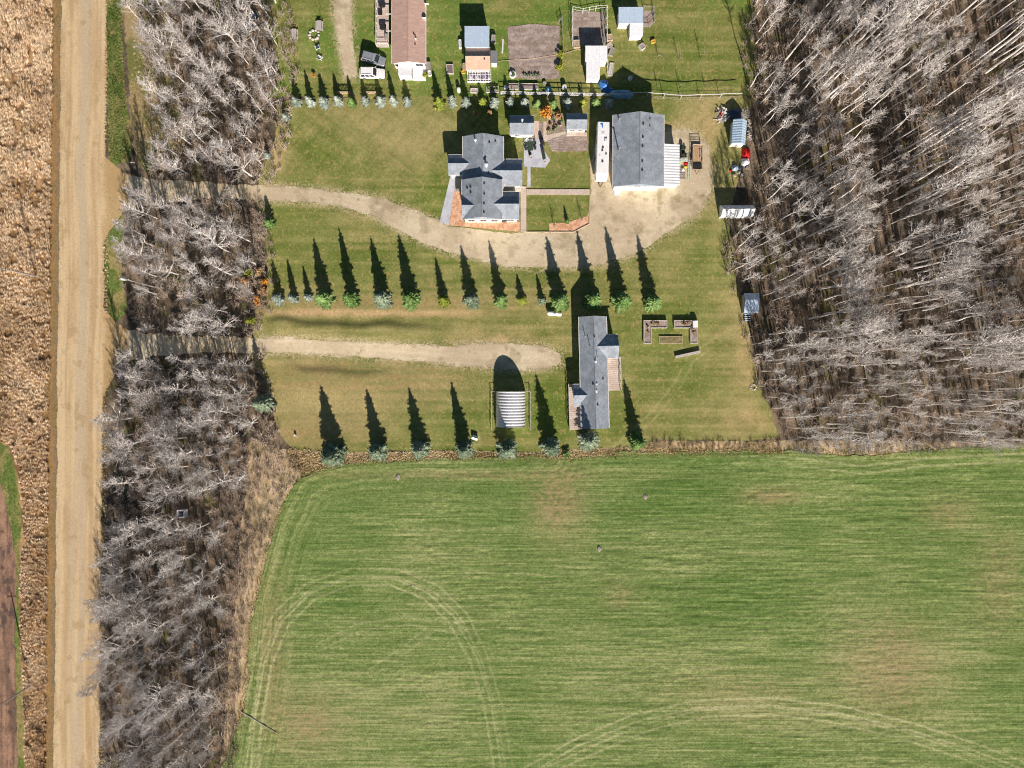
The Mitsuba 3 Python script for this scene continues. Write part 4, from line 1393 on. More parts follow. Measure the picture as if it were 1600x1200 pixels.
NORTH = [(463, 159, 454, 110, 6.5, 'silver'), (484, 159, 474, 107, 7, 'silver'), (506, 160, 497, 112, 8, 'silver'), (528, 158, 520, 110, 7, 'silver'), (550, 160, 541, 116, 6.5, 'green'), (571, 158, 564, 118, 6.5, 'silver'),
         (594, 158, 586, 115, 7.5, 'silver'), (615, 158, 606, 108, 6.5, 'silver'), (637, 159, 628, 116, 7, 'silver'), (686, 161, 674, 106, 8, 'yellow'), (707, 159, 694, 104, 7, 'silver'), (729, 161, 716, 110, 7.5, 'silver'),
         (754, 160, 744, 122, 6.5, 'yellow'), (773, 160, 764, 120, 7.5, 'silver'), (797, 160, 786, 114, 6.5, 'silver'), (820, 160, 812, 122, 6, 'silver'), (840, 163, 832, 125, 6.5, 'green'), (865, 164, 857, 125, 6.5, 'green'),
         (887, 160, 880, 122, 7, 'silver'), (911, 161, 904, 128, 5.5, 'yellow'), (931, 161, 924, 124, 6.5, 'green'), (952, 161, 945, 125, 6.5, 'silver')]
for i, (cx, cy, tx, ty, R, col) in enumerate(NORTH):
    x, y, H = base_h(cx, cy, tx, ty)
    add_spruce(x, y, H, R + 0.6, col, f'small {CN[col]} spruce, {ORD[i]} from the west in the row along the northern fence', 7 * i + 2)
for cx, cy, tx, ty, R, col, lab in ((410, 631, 397, 518, 12, 'blue', 'tall blue-grey spruce beside the mouth of the second driveway'), (421, 349, 412, 302, 8.5, 'green', 'short green spruce at the lawn corner south of the curving driveway'),
                                    (418, 243, 414, 214, 5.5, 'silver', 'tiny spruce at the western lawn edge, south of the other tiny one'), (446, 183, 440, 150, 6.5, 'silver', 'tiny spruce at the western lawn edge, north of the other tiny one')):
    x, y, H = base_h(cx, cy, tx, ty)
    add_spruce(x, y, H, R, col, lab, int(cx))
# the broad pine in the northern row
t_, c_ = spruce(77, 5.2, 2.1, 1.2)
k = thing('pine_tree', 'broad yellow-green pine standing in the northern spruce row south of the brown-roofed home', 'pine tree')
x, y, H = base_h(661, 160, 652, 120)
c_v, c_f = c_.mesh()
part(k, 'trunk', (t_.mesh()[0] + [x, y, 0], t_.mesh()[1]), 'm_bark_dark')
part(k, 'crown', (c_v * [1, 1, 0.75] + [x, y, 0], c_f), 'm_spruce_yellow')


def shrub(name, label, cat, px, py, h, Rpx, m, seed, n=420, leaf=0.15, group=None):
    k = thing(name, label, cat, group)
    st, fo = leafy(seed, h, Rpx * S, n, leaf)
    x, y = g(px, py, h * 0.5)
    for nm, q, mm in (('stem', st, 'm_bark_dark'), ('foliage', fo, m)):
        v, f = q.mesh()
        part(k, nm, (v + [x, y, 0], f), mm)
    return k


shrub('bush', 'round bright orange autumn bush behind the two garden sheds', 'bush', 853, 174, 2.6, 9, 'm_orange_leaf', 1, 1500, 0.2)
shrub('bush', 'small tan autumn bush beside the bright orange one', 'bush', 872, 181, 1.7, 6, 'm_tan_leaf', 2)
shrub('bush', 'lime green bush on the east edge of the big bare soil plot', 'bush', 876, 84, 1.3, 6, 'm_lime_leaf', 3)
shrub('bush', 'taller lime green bush south of the other one beside the bare soil plot', 'bush', 875, 104, 1.4, 7, 'm_lime_leaf', 4)
shrub('bush', 'low yellow bush between the pine and the tenth spruce of the northern row', 'bush', 688, 164, 0.8, 8, 'm_lime_leaf', 5, 300)
shrub('bush', 'yellow-leaved bush at the porch corner of the brown-roofed home', 'bush', 664, 117, 1.2, 5, 'm_lime_leaf', 6, 260)
shrub('bush', 'pale leafy shrub in the shadow of the main house, western one of the pair', 'bush', 743, 177, 2.6, 4, 'm_tan_leaf', 7, 160)
shrub('bush', 'pale leafy shrub in the shadow of the main house, eastern one of the pair', 'bush', 765, 177, 2.6, 4, 'm_tan_leaf', 8, 160)
shrub('bush', 'tiny orange-leaved sapling on the lawn south of the pale benches', 'bush', 490, 117, 1.0, 3, 'm_orange_leaf', 9, 130)
for i, (px, py, r_, m, c) in enumerate(((406, 424, 6, 'orange', 'orange'), (414, 440, 6, 'orange', 'bright orange'), (388, 426, 6, 'lime', 'yellow'), (410, 455, 7, 'tan', 'tan'), (392, 500, 7, 'lime', 'yellow'), (384, 440, 6, 'tan', 'rusty tan'), (402, 470, 6, 'orange', 'amber'))):
    shrub('bush', f'{c} autumn bush at the lawn edge of the western trees, {ORD[i]} of seven', 'bush', px, py, 1.8, r_ + 1, f'm_{m}_leaf' if c != 'orange' else 'm_amber_leaf', 20 + i, 420)
shrub('bush', 'grey-green bush by the crop field south of the arched shelter', 'bush', 884, 709, 0.9, 8, 'm_spruce_green', 40, 300)

# saplings on the neighbour's lawn
for i, (px, py, h_) in enumerate(((1029, 92, 2.6), (1060, 92, 3.0), (1094, 92, 3.6), (1027, 138, 2.2), (1062, 138, 2.4), (1101, 136, 1.8))):
    k = thing('sapling', f'thin bare sapling, {ORD[i % 3]} from the west in the {"northern" if i < 3 else "southern"} line on the neighbouring lawn', 'sapling')
    t_, c_ = bare_tree(300 + i, h_, 0.22, 0.25, 12, kids=3, twigs=3, r0=0.012)
    x, y = g(px, py)
    for nm, q, m in (('trunk', t_, 'm_bark_dark'), ('crown', c_, 'm_twig_warm')):
        v, f = q.mesh()
        part(k, nm, (v + [x, y, 0], f), m)
for i, (px, py, h_, lab) in enumerate(((865, 353, 2.4, 'bare sapling in the wood-chip bed, west one of two'), (909, 344, 2.6, 'bare sapling in the wood-chip bed, east one of two'))):
    k = thing('sapling', lab, 'sapling')
    t_, c_ = bare_tree(320 + i, h_, 0.3, 0.2, 16, kids=3, twigs=3, r0=0.014)
    x, y = g(px, py)
    for nm, q, m in (('trunk', t_, 'm_bark_dark'), ('crown', c_, 'm_twig_warm')):
        v, f = q.mesh()
        part(k, nm, (v + [x, y, 0], f), m)
add_spruce(886, 347, 2.0, 4.0, 'green', 'tiny green spruce in the wood-chip bed by the small front lawn', 4)

# the bare woods ------------------------------------------------------------
ASP, TALL = [], []
for i in range(12):
    hh = 15.0
    slim = i >= 7
    t_, c_ = bare_tree(100 + i, hh, (0.17, 0.21, 0.15, 0.22, 0.16, 0.19, 0.23, 0.13, 0.15, 0.12, 0.16, 0.14)[i], (0.55, 0.52, 0.6, 0.46, 0.58, 0.5, 0.45, 0.64, 0.7, 0.66, 0.6, 0.72)[i], 24 if slim else 29, lean=0.05, kids=6,
                       twigs=5, r0=0.0105)
    (TALL if slim else ASP).append((sgroup(f'sg_aspen_trunk_{i}', t_, 'm_bark'), sgroup(f'sg_aspen_crown_{i}', c_, 'm_twig_warm'), hh))
POP = []
for i in range(8):
    hh = 11.0
    t_, c_ = bare_tree(200 + i, hh, (0.27, 0.33, 0.24, 0.36, 0.23, 0.30, 0.28, 0.35)[i], 0.3, 34, lean=0.06, kids=7, twigs=5, ang=(25, 62), r0=0.012)
    POP.append((sgroup(f'sg_poplar_trunk_{i}', t_, 'm_bark'), sgroup(f'sg_poplar_crown_{i}', c_, 'm_twig_cool'), hh))

keep = shapely.union_all([shapely.box(*g(a, d), *g(c, b_)) for a, b_, c, d in ((1112, 155, 1184, 285), (1112, 300, 1184, 345), (1150, 440, 1192, 500))])
east = Polygon(gp([(1182, -110), (1720, -110), (1720, 694), (1560, 690), (1400, 690), (1235, 684), (1205, 640), (1188, 590), (1172, 525), (1166, 505), (1150, 440), (1140, 400), (1146, 350), (1184, 345), (1190, 250), (1186, 150), (1166, 150), (1170, 60)]))
pts = scatter(east, 2.0, 5, keep)
gap = meshkit.fbm(np.c_[pts / 6.5, pts[:, :1] * 0 + 2], 3, 21)
pts = pts[gap > 0.42 + 0.06 * rng.standard_normal(len(pts))]
d = np.hypot(pts[:, 0], pts[:, 1])
order = np.argsort(d + 14 * np.random.default_rng(1).random(len(d)))
stuff_n = 0
tall = meshkit.fbm(np.c_[pts / 9.0, pts[:, :1] * 0 + 5], 2, 33)
for rank, j in enumerate(order):
    x, y = pts[j]
    px, py = x / S + 800, 600 - y / S
    kinds = TALL if rng.random() < 0.15 + 0.7 * sstep(1250, 1400, px) * sstep(480, 330, py) else ASP
    v_ = int(rng.integers(len(kinds)))
    edge = east.exterior.distance(Point(x, y)) if px < 1250 else 9
    H = (7.5 + 13.0 * sstep(0.25, 0.75, tall[j]) * rng.uniform(0.6, 1.1)) * (1.0 + 0.30 * sstep(450, 100, py) * sstep(1250, 1450, px)) * (0.85 if py > 560 else 1)
    if edge < 3:
        H = rng.uniform(9.0, 13.0)
    H = min(H, 21.0)
    tw = place(x, y, 0, rng.uniform(0, 360), H / 15.0 * rng.uniform(0.9, 1.25), H / 15.0)
    if rank < 300:
        sz = 'tall' if H > 14 else 'mid-sized' if H > 11 else 'short'
        if edge < 3:
            where = next(t for lim, t in ((150, 'level with the white sheds'), (230, 'behind the blue shed'), (300, 'behind the red tarpaulin'), (420, 'behind the white tent'), (520, 'beside the small metal-roofed shed'), (9999, 'near the fire ring')) if py < lim)
            lab, grp = f'{sz} bare aspen on the western fringe of the eastern wood, {where}', f'{sz} fringe aspens {where}'
        else:
            where = next(t for lim, t in ((150, 'at the top edge'), (320, 'behind the blue shed'), (450, 'behind the white tent'), (570, 'behind the small metal-roofed shed'), (9999, 'near the crop field')) if py < lim)
            lab, grp = f'{sz} leafless pale-stemmed aspen inside the dense eastern wood, {where}', f'{sz} aspens of the eastern wood {where}'
        k = thing('aspen_tree', lab, 'aspen tree', grp)
        inst(k + '__trunk', kinds[v_][0], tw)
        inst(k + '__crown', kinds[v_][1], tw)
    else:
        stuff_n += 1
        inst(f'aspen_wood__{2 * stuff_n - 1:03d}', kinds[v_][0], tw)
        inst(f'aspen_wood__{2 * stuff_n:03d}', kinds[v_][1], tw)
labels['aspen_wood'] = {'kind': 'stuff', 'label': 'mass of leafless pale-stemmed aspens filling the far side of the eastern wood', 'category': 'wood'}

west = [(Polygon(gp([(236, -80), (424, -80), (436, 40), (438, 160), (426, 225), (408, 276), (262, 276), (268, 230), (252, 120)])), 'north of the curving driveway', 'roadside poplars north of the curving driveway', 2.75),
        (Polygon(gp([(226, 318), (395, 318), (404, 400), (400, 480), (385, 514), (232, 516), (214, 420)])), 'between the driveway mouths', 'roadside poplars between the driveway mouths', 2.55),
        (Polygon(gp([(204, 560), (390, 558), (398, 600), (410, 680), (392, 740), (370, 764), (226, 764), (202, 700)])), 'south of the second driveway', 'roadside poplars just south of the second driveway', 2.6),
        (Polygon(gp([(190, 802), (366, 806), (362, 860), (356, 1000), (346, 1110), (336, 1290), (184, 1290), (182, 900)])), 'beside the green crop field', 'roadside poplars beside the crop field', 2.4)]
np_ = 0
for wi, (poly, lab, grp, sp) in enumerate(west):
    pp = scatter(poly, sp, 31 + wi)
    gap = meshkit.fbm(np.c_[pp / 5.5, pp[:, :1] * 0 + wi], 3, 71)
    for x, y in pp[gap > 0.31]:
        v_ = int(rng.integers(len(POP)))
        H = rng.choice([7.0, 9.0, 11.0, 13.0], p=[0.25, 0.3, 0.3, 0.15]) * rng.uniform(0.85, 1.1) * (0.9 if wi == 3 else 1.0)
        tw = place(x, y, 0, rng.uniform(0, 360), H / 11.0 * rng.uniform(0.9, 1.3), H / 11.0)
        np_ += 1
        if np_ <= 300 or wi < 3:
            sz = 'tall' if H > 11 else 'mid-sized' if H > 8.3 else 'short'
            px = x / S + 800
            side = 'on the road edge' if px < 260 else 'on the inner edge' if px > 335 else 'in the middle'
            k = thing('poplar_tree', f'{sz} bare poplar {side} of the roadside belt {lab}', 'poplar tree', f'{sz} {grp} {side}')
            inst(k + '__trunk', POP[v_][0], tw)
            inst(k + '__crown', POP[v_][1], tw)
        else:
            inst(f'poplar_wood__{2 * np_ - 1:03d}', POP[v_][0], tw)
            inst(f'poplar_wood__{2 * np_:03d}', POP[v_][1], tw)
if np_ > 300:
    labels['poplar_wood'] = {'kind': 'stuff', 'label': 'further bare grey poplars of the roadside belt beside the crop field', 'category': 'wood'}
k = thing('poplar_tree', 'lone pale poplar leaning over the road verge at the top edge', 'poplar tree')
tw = place(*g(222, 34), 0, 40, 0.95, 0.9)
inst(k + '__trunk', POP[1][0], tw)
inst(k + '__crown', POP[1][1], tw)

# undergrowth: twiggy brush, reeds and dry grass --------------------------------
BU = [bush(400 + i, 1.0, 0.8, 26).mesh() for i in range(6)]


def brush_mass(name, poly, spacing, hmin, hmax, m, label, cat, seed, avoid=None, wide=1.0):
    r = np.random.default_rng(seed)
    vs, fs, n0 = [], [], 0
    for x, y in scatter(poly, spacing, seed, avoid):
        v, f = BU[r.integers(6)]
        a, s_ = r.uniform(0, 6.28), r.uniform(hmin, hmax)
        c, n_ = math.cos(a), math.sin(a)
        w = v * [s_ * wide, s_ * wide, s_]
        vs.append(np.c_[x + w[:, 0] * c - w[:, 1] * n_, y + w[:, 0] * n_ + w[:, 1] * c, w[:, 2]])
        fs.append(f + n0)
        n0 += len(v)
    return stuff(name, (np.vstack(vs), np.vstack(fs)), m, label, cat)


brush_mass('undergrowth', east.buffer(1.0), 1.9, 1.0, 2.4, 'm_brush', 'low brown twiggy undergrowth under the eastern wood', 'undergrowth', 51, keep)
brush_mass('undergrowth', shapely.union_all([p for p, *_ in west]).buffer(3.2).difference(Polygon(YARD).union(Polygon(DRIVE2)).union(road_poly).buffer(0.4)), 1.5, 0.8, 2.0, 'm_brush', 'low twiggy undergrowth under the roadside belt of trees', 'undergrowth', 52)
brush_mass('brush', Polygon(gp([(1212, 690), (1300, 688), (1450, 686), (1700, 684), (1700, 699), (1500, 700), (1400, 704), (1330, 708), (1225, 704)])), 1.1, 0.7, 1.7, 'm_twig_warm', 'pale grey twiggy scrub between the eastern wood and the crop field', 'scrub', 53)
brush_mass('brush', Polygon(gp([(402, 690), (440, 700), (462, 716), (470, 736), (440, 776), (415, 840), (398, 900), (382, 990), (372, 1090), (350, 1170), (346, 1090), (360, 960), (368, 860), (376, 790), (380, 720)])), 0.95, 0.4, 1.1, 'm_brush',
           'pinkish tan brush between the roadside trees and the crop field', 'scrub', 54, wide=1.3)
brush_mass('brush', Polygon(gp([(1010, 691), (1205, 690), (1222, 700), (1100, 702), (1012, 702), (1000, 700)])), 0.8, 0.5, 1.0, 'm_dry_grass', 'brown scrub strip on the south edge of the lawn', 'scrub', 55, wide=1.2)
brush_mass('brush', Polygon(gp([(404, 300), (416, 352), (418, 380), (408, 380), (398, 340)])).union(Polygon(gp([(402, 380), (416, 400), (416, 480), (404, 480), (398, 420)]))), 0.9, 0.6, 1.5, 'm_brush', 'bare shrubs along the lawn edge of the roadside belt', 'scrub', 56)


def grass_mass(name, poly, spacing, h, R, blades, m, label, cat, seed, lean=(0.0, 0.0), clump=None):
    """one mesh of many grass tussocks, each of pointed blades"""
    r = np.random.default_rng(seed)
    p = scatter(poly, spacing, seed)
    if clump is not None:
        q = meshkit.fbm(np.c_[p / clump, p[:, :1] * 0 + seed], 2, seed)
        p = p[q > 0.36]
    n = len(p) * blades
    base = np.repeat(p, blades, axis=0)
    az, rad = r.uniform(0, 2 * np.pi, n), R * np.sqrt(r.random(n))
    big = meshkit.fbm(np.c_[p / 3.0, p[:, :1] * 0 + 9], 2, seed + 2)
    hs = np.repeat(h * r.uniform(0.6, 1.25, len(p)) * (0.35 + 1.3 * big), blades) * r.uniform(0.6, 1.1, n)
    d = np.c_[np.cos(az), np.sin(az)]
    b = base + d * (rad * 0.35)[:, None]
    tip = base + d * rad[:, None] * 1.3 + np.array(lean) * hs[:, None]
    wd = np.c_[-d[:, 1], d[:, 0]] * (R * 0.11 * r.uniform(0.6, 1.4, n))[:, None]
    v = np.stack([np.c_[b - wd, np.zeros(n)], np.c_[b + wd, np.zeros(n)], np.c_[tip, hs * r.uniform(0.6, 1.0, n)]], 1).reshape(-1, 3)
    f = np.arange(n * 3).reshape(-1, 3)
    return stuff(name, (v, f), m, label, cat)


marsh = Polygon(strip(-112, -94.2, -100, 100)).difference(Polygon(gp([(-150, 690), (4, 690), (18, 702), (30, 740), (37, 790), (38, 840), (32, 900), (33, 960), (38, 1100), (42, 1320), (-150, 1320)])))
grass_mass('reeds', marsh, 0.46, 0.9, 0.55, 44, 'm_straw', 'dense tussocks of straw-coloured reeds in the ditch west of the road', 'reeds', 61, (0.55, 0.35), 1.0)
grass_mass('dry_grass', Polygon(gp([(450, 701), (520, 709), (600, 708), (700, 706), (790, 709), (850, 709), (920, 703), (990, 700), (1012, 703), (1100, 704), (1230, 705), (1230, 709), (1000, 710), (920, 717), (800, 719), (680, 718), (560, 725), (480, 740), (452, 730)])),
           0.42, 0.5, 0.4, 24, 'm_dry_grass', 'strip of tall dry yellow grass between lawn and crop field', 'grass', 62)
grass_mass('dry_grass', Polygon(strip(-95.3, -94.0, -100, 100)), 0.5, 0.45, 0.35, 18, 'm_rust_grass', 'rusty brown grass along the road shoulder', 'grass', 63)
mat('rust_grass', PR(twig_fn((0.38, 0.27, 0.15), (0.50, 0.40, 0.26))))
grass_mass('verge_grass', Polygon(gp([(168, 30), (184, -60), (192, 60), (194, 140), (203, 236), (188, 254), (172, 242), (170, 120)])), 0.45, 0.35, 0.4, 24, 'm_verge_green', 'lush green grass of the road verge', 'grass', 64)
mat('verge_green', PR(twig_fn(A(98, 114, 54), A(142, 146, 86))))
grass_mass('dry_grass', shapely.union_all([Polygon(strip(-83.7, -82.2, -100, 30)), Polygon(strip(-83.7, -82.9, 48, 100))]).difference(road_poly), 0.5, 0.4, 0.4, 20, 'm_dry_grass', 'ragged dry grass along the east edge of the gravel road', 'grass', 66)
grass_mass('dry_grass', LineString(HEADLAND + gp([(1000, 708), (1240, 707), (1340, 712), (1450, 705), (1640, 699)])).buffer(0.9), 0.45, 0.35, 0.35, 16, 'm_field_edge', 'ragged pale grass along the rim of the crop field', 'grass', 67)
mat('field_edge', PR(twig_fn(A(120, 128, 70), A(198, 176, 120))))
ug = Polygon(gp([(210, 40), (260, 20), (280, 140), (290, 230), (250, 262), (215, 240), (205, 140)]))
grass_mass('dry_grass', ug, 0.95, 0.3, 0.4, 18, 'm_dry_grass', 'thin tan grass between the verge and the northern roadside trees', 'grass', 65)

# ---------------------------------------------------------------- vehicles


def loft(st, mb=None):
    """closed skin over stations (x, half width, bottom, top, chamfer)"""
    mb = mb or MB()
    v, f = [], []
    for x, hw, z0, z1, c in st:
        c = min(c, hw * 0.6, (z1 - z0) * 0.45)
        v += [[x, -hw + c * 0.5, z0], [x, hw - c * 0.5, z0], [x, hw, z0 + c], [x, hw, z1 - c], [x, hw - c, z1], [x, -hw + c, z1], [x, -hw, z1 - c], [x, -hw, z0 + c]]
    n = len(st)
    for i in range(n - 1):
        for j in range(8):
            a, b_ = 8 * i + j, 8 * i + (j + 1) % 8
            f += [[a, b_, b_ + 8], [a, b_ + 8, a + 8]]
    m = 8 * (n - 1)
    f += [[0, k + 1, k] for k in range(1, 7)] + [[m, m + k, m + k + 1] for k in range(1, 7)]
    return mb.add(v, f)


def placed(mb, x, y, rot, z=0.0):
    v, f = mb.mesh()
    c, s_ = math.cos(math.radians(rot)), math.sin(math.radians(rot))
    return np.c_[x + v[:, 0] * c - v[:, 1] * s_, y + v[:, 0] * s_ + v[:, 1] * c, v[:, 2] + z], f


def wheel(k, x, y, r, wd, at):
    """wheel with its tyre and rim; at places local meshes"""
    t = MB()
    prof = [(r * 0.62, -wd / 2), (r * 0.94, -wd / 2), (r, -wd * 0.3), (r, wd * 0.3), (r * 0.94, wd / 2), (r * 0.62, wd / 2)]
    def ring(prof, n=16):
        m = MB()
        v = [[x + p * math.cos(q), y + d, r + p * math.sin(q)] for p, d in prof for q in np.arange(n) * 2 * np.pi / n]
        f = []
        for i in range(len(prof) - 1):
            for j in range(n):
                a, b_ = i * n + j, i * n + (j + 1) % n
                f += [[a, b_, b_ + n], [a, b_ + n, a + n]]
        for o in (0, (len(prof) - 1) * n):
            f += [[o, o + q, o + q + 1] for q in range(1, n - 1)]
        return m.add(v, f)
    w_ = key(k + '__wheel')
    put(key(w_ + '__tyre'), at(ring(prof)), 'm_tyre', 40)
    put(key(w_ + '__rim'), at(ring([(r * 0.6, -wd / 2 - 0.01), (r * 0.6, wd / 2 + 0.01)])), 'm_steel')


def suv(label, px, py, rot, L, W_, H, paint, z=0.03, van=False):
    k = thing('parked_car', label, 'car')
    x, y = g(px, py, 1.0)
    at = lambda mb: placed(mb, x, y, rot, z)
    h, hw = L / 2, W_ / 2
    belt = 1.05 * H / 1.9
    put(k + '__body', at(loft([(-h, hw * 0.9, 0.42, belt * 0.92, 0.12), (-h + 0.18, hw, 0.32, belt, 0.12), (-h * 0.3, hw, 0.28, belt, 0.1), (h * 0.28, hw, 0.28, belt, 0.1), (h * 0.42, hw, 0.28, belt * 0.99, 0.14),
                               (h * 0.86, hw * 0.96, 0.32, belt * 0.90, 0.16), (h * 0.97, hw * 0.88, 0.36, belt * 0.80, 0.16), (h, hw * 0.8, 0.42, belt * 0.72, 0.12)])), paint, 35)
    r0, r1, w0, w1 = -h + 0.12, h * (0.40 if not van else 0.55), -h + 0.42, h * (0.10 if not van else 0.16)
    tw = hw * 0.80
    cab = MB()
    lo = [(r0, hw * 0.95), (r1, hw * 0.93)]
    v = [[r0, -hw * 0.95, belt - 0.02], [r1, -hw * 0.9, belt - 0.02], [r1, hw * 0.9, belt - 0.02], [r0, hw * 0.95, belt - 0.02],
         [w0, -tw, H - 0.06], [w1, -tw, H - 0.06], [w1, tw, H - 0.06], [w0, tw, H - 0.06], [w0 + 0.1, -tw + 0.12, H], [w1 - 0.15, -tw + 0.12, H], [w1 - 0.15, tw - 0.12, H], [w0 + 0.1, tw - 0.12, H]]
    f = []
    for o in (0, 4):
        for j in range(4):
            a, b_ = o + j, o + (j + 1) % 4
            f += [[a, b_, b_ + 4], [a, b_ + 4, a + 4]]
    f += [[8, 9, 10], [8, 10, 11]]
    put(k + '__roof', at(cab.add(v, f)), paint, 20)
    V = np.array(v)
    def pane(a, b_, c, d, name, i0=0.12, i1=0.88, off=0.012):
        P = [V[a], V[b_], V[c], V[d]]
        q = []
        for u, w in ((i0, 0.12), (i1, 0.12), (i1, 0.86), (i0, 0.86)):
            q.append((P[0] * (1 - u) + P[1] * u) * (1 - w) + (P[3] * (1 - u) + P[2] * u) * w)
        nrm = unit(np.cross(q[1] - q[0], q[2] - q[0]))
        ctr = V[:8].mean(0)
        if np.dot(nrm, np.mean(q, 0) - ctr) < 0:
            nrm = -nrm
        part(k, name, at(MB().quad(*[p + nrm * off for p in q])), 'm_glass_dark')
    pane(1, 2, 6, 5, 'windscreen', 0.06, 0.94)
    pane(3, 0, 4, 7, 'rear_window')
    for a, b_, c, d in ((0, 1, 5, 4), (2, 3, 7, 6)):
        for i0, i1 in ((0.06, 0.32), (0.36, 0.62), (0.66, 0.92)):
            pane(a, b_, c, d, 'side_window', i0, i1)
    for s_ in (-1, 1):
        part(k, 'headlight', at(MB().rbox(h - 0.12, s_ * hw * 0.66, belt * 0.62, 0.2, 0.3, 0.16)), 'm_cloth_white')
        part(k, 'tail_light', at(MB().rbox(-h + 0.05, s_ * hw * 0.8, belt * 0.65, 0.14, 0.16, 0.3)), 'm_red')
        part(k, 'mirror', at(MB().rbox(r1 - 0.25, s_ * (hw + 0.1), belt, 0.14, 0.22, 0.16)), paint)
        part(k, 'roof_rail', at(MB().tube([[w0 + 0.2, s_ * (tw - 0.12), H + 0.05], [w1 - 0.3, s_ * (tw - 0.12), H + 0.05]], 0.025, 5)), 'm_dark')
        for xx in (-h * 0.62, h * 0.62):
            wheel(k, xx, s_ * (hw - 0.1), 0.36, 0.24, at)
    part(k, 'bumper', at(MB().rbox(h - 0.02, 0, 0.34, 0.16, W_ * 0.84, 0.22)), 'm_dark')
    return k


suv('white sport utility car parked beside the end of the neighbouring drive', 581.2, 113.5, -1, 5.1, 2.0, 1.85, 'm_car_white')
suv('grey minivan parked askew behind the white car', 583, 91, -15, 4.9, 1.95, 1.75, 'm_car_grey', van=True)
mat('car_blue', (0.05, 0.09, 0.16), 0.3, 0.3)
suv('dark blue car half hidden under the bare trees at the top edge', 389, 33, 62, 4.5, 1.85, 1.5, 'm_car_blue')

# travel trailer
k = thing('travel_trailer', 'long white travel trailer parked beside the big workshop', 'trailer')
rx, ry = g(941.5, 236, 2.5)
at = lambda mb: placed(mb, rx, ry, 88.0, 0.0)      # local +x points north
L, hw = 11.3, 1.24
put(k + '__body', at(loft([(-L / 2, hw * 0.86, 1.0, 2.3, 0.15), (-L / 2 + 0.9, hw, 0.6, 3.15, 0.14), (-L / 2 + 1.1, hw, 0.6, 3.25, 0.12), (L / 2 - 0.15, hw, 0.6, 3.25, 0.12), (L / 2, hw * 0.95, 0.7, 3.1, 0.14)])), 'm_car_white', 30)
for xx, yy, nm, sx, sy, sz, m in ((1.9, -0.5, 'air_conditioner', 0.7, 0.6, 0.25, 'm_cloth_white'), (0.5, 0.05, 'roof_vent', 0.36, 0.36, 0.14, 'm_vent_dark'), (-0.1, 0.15, 'roof_vent', 0.36, 0.36, 0.14, 'm_vent_dark'), (-0.75, -0.62, 'roof_vent', 0.36, 0.3, 0.14, 'm_vent_dark'),
                                  (-1.2, 0.6, 'roof_vent', 0.22, 0.22, 0.12, 'm_steel'), (-2.3, 0.05, 'roof_vent', 0.4, 0.4, 0.16, 'm_vent_dark'), (1.6, -0.6, 'roof_vent', 0.25, 0.25, 0.12, 'm_vent_dark'), (3.2, 0.1, 'roof_hatch', 0.6, 0.6, 0.1, 'm_cloth_white')):
    part(k, nm, at(MB().rbox(xx, yy, 3.24, sx, sy, sz, 0, 0.03)), m)
part(k, 'tarpaulin_patch', at(MB().prism([(4.4, 0.15), (5.3, 0.2), (5.32, 0.75), (5.0, 0.7), (4.9, 0.45), (4.35, 0.35)], 3.262, 3.275)), 'm_tarp_blue')
part(k, 'front_cap', at(MB().quad([-L / 2 + 0.02, -hw * 0.8, 1.9], [-L / 2 + 0.02, hw * 0.8, 1.9], [-L / 2 + 0.72, hw * 0.9, 2.98], [-L / 2 + 0.72, -hw * 0.9, 2.98])), 'm_cloth_white')
for xx in (-0.6, 0.5):
    for s_ in (-1, 1):
        wheel(k, xx, s_ * (hw - 0.12), 0.36, 0.24, at)
for s_ in (-1, 1):
    for xx in (-3.4, -1.4, 2.0, 3.8):
        part(k, 'window', at(MB().box(xx - 0.5, xx + 0.5, min(s_ * hw, s_ * (hw + 0.02)), max(s_ * hw, s_ * (hw + 0.02)), 1.7, 2.4)), 'm_glass_dark')
part(k, 'drawbar', at(MB().tube([[-L / 2 + 0.3, -0.6, 0.6], [-L / 2 - 1.0, 0, 0.55]], 0.06, 4).tube([[-L / 2 + 0.3, 0.6, 0.6], [-L / 2 - 1.0, 0, 0.55]], 0.06, 4)), 'm_dark')

# flatbed trailer
k = thing('flatbed_trailer', 'open flatbed trailer with a boarded floor and pale rails beside the lean-to', 'trailer')
tx, ty = g(1089.5, 246, 0.8)
at = lambda mb: placed(mb, tx, ty, 89.0, 0.0)
part(k, 'frame', at(MB().box(-2.4, 2.4, -0.95, 0.95, 0.5, 0.68)), 'm_dark')
for i in range(7):
    y = -0.92 + i * 0.264
    part(k, 'plank', at(MB().box(-1.2, 2.3, y + 0.015, y + 0.25, 0.68, 0.73 + 0.004 * (i % 2))), 'm_tan_ply')
mat('tan_ply', (0.52, 0.36, 0.22))
part(k, 'front_box', at(MB().rbox(-1.8, 0, 0.68, 1.0, 1.8, 0.35)), 'm_dark')
rl = MB()
for yy in (-0.98, 0.98):
    rl.tube([[-2.4, yy, 1.1], [2.4, yy, 1.1]], 0.05, 4)
    for xx in (-2.4, -0.8, 0.8, 2.4):
        rl.tube([[xx, yy, 0.6], [xx, yy, 1.1]], 0.04, 4)
for z in (0.85, 1.1, 1.45):
    rl.tube([[2.45, -0.98, z], [2.45, 0.98, z]], 0.05, 4)
for yy in (-0.98, 0.98):
    rl.tube([[2.45, yy, 0.6], [2.45, yy, 1.45]], 0.05, 4)
rl.tube([[-2.45, -0.98, 1.1], [-2.45, 0.98, 1.1]], 0.06, 4)
part(k, 'rail', at(rl), 'm_pale_wood')
part(k, 'cargo', at(MB().rbox(1.2, -0.55, 0.74, 0.9, 0.3, 0.2, 8).rbox(0.2, -0.6, 0.74, 0.5, 0.25, 0.12, -20)), 'm_weathered_wood')
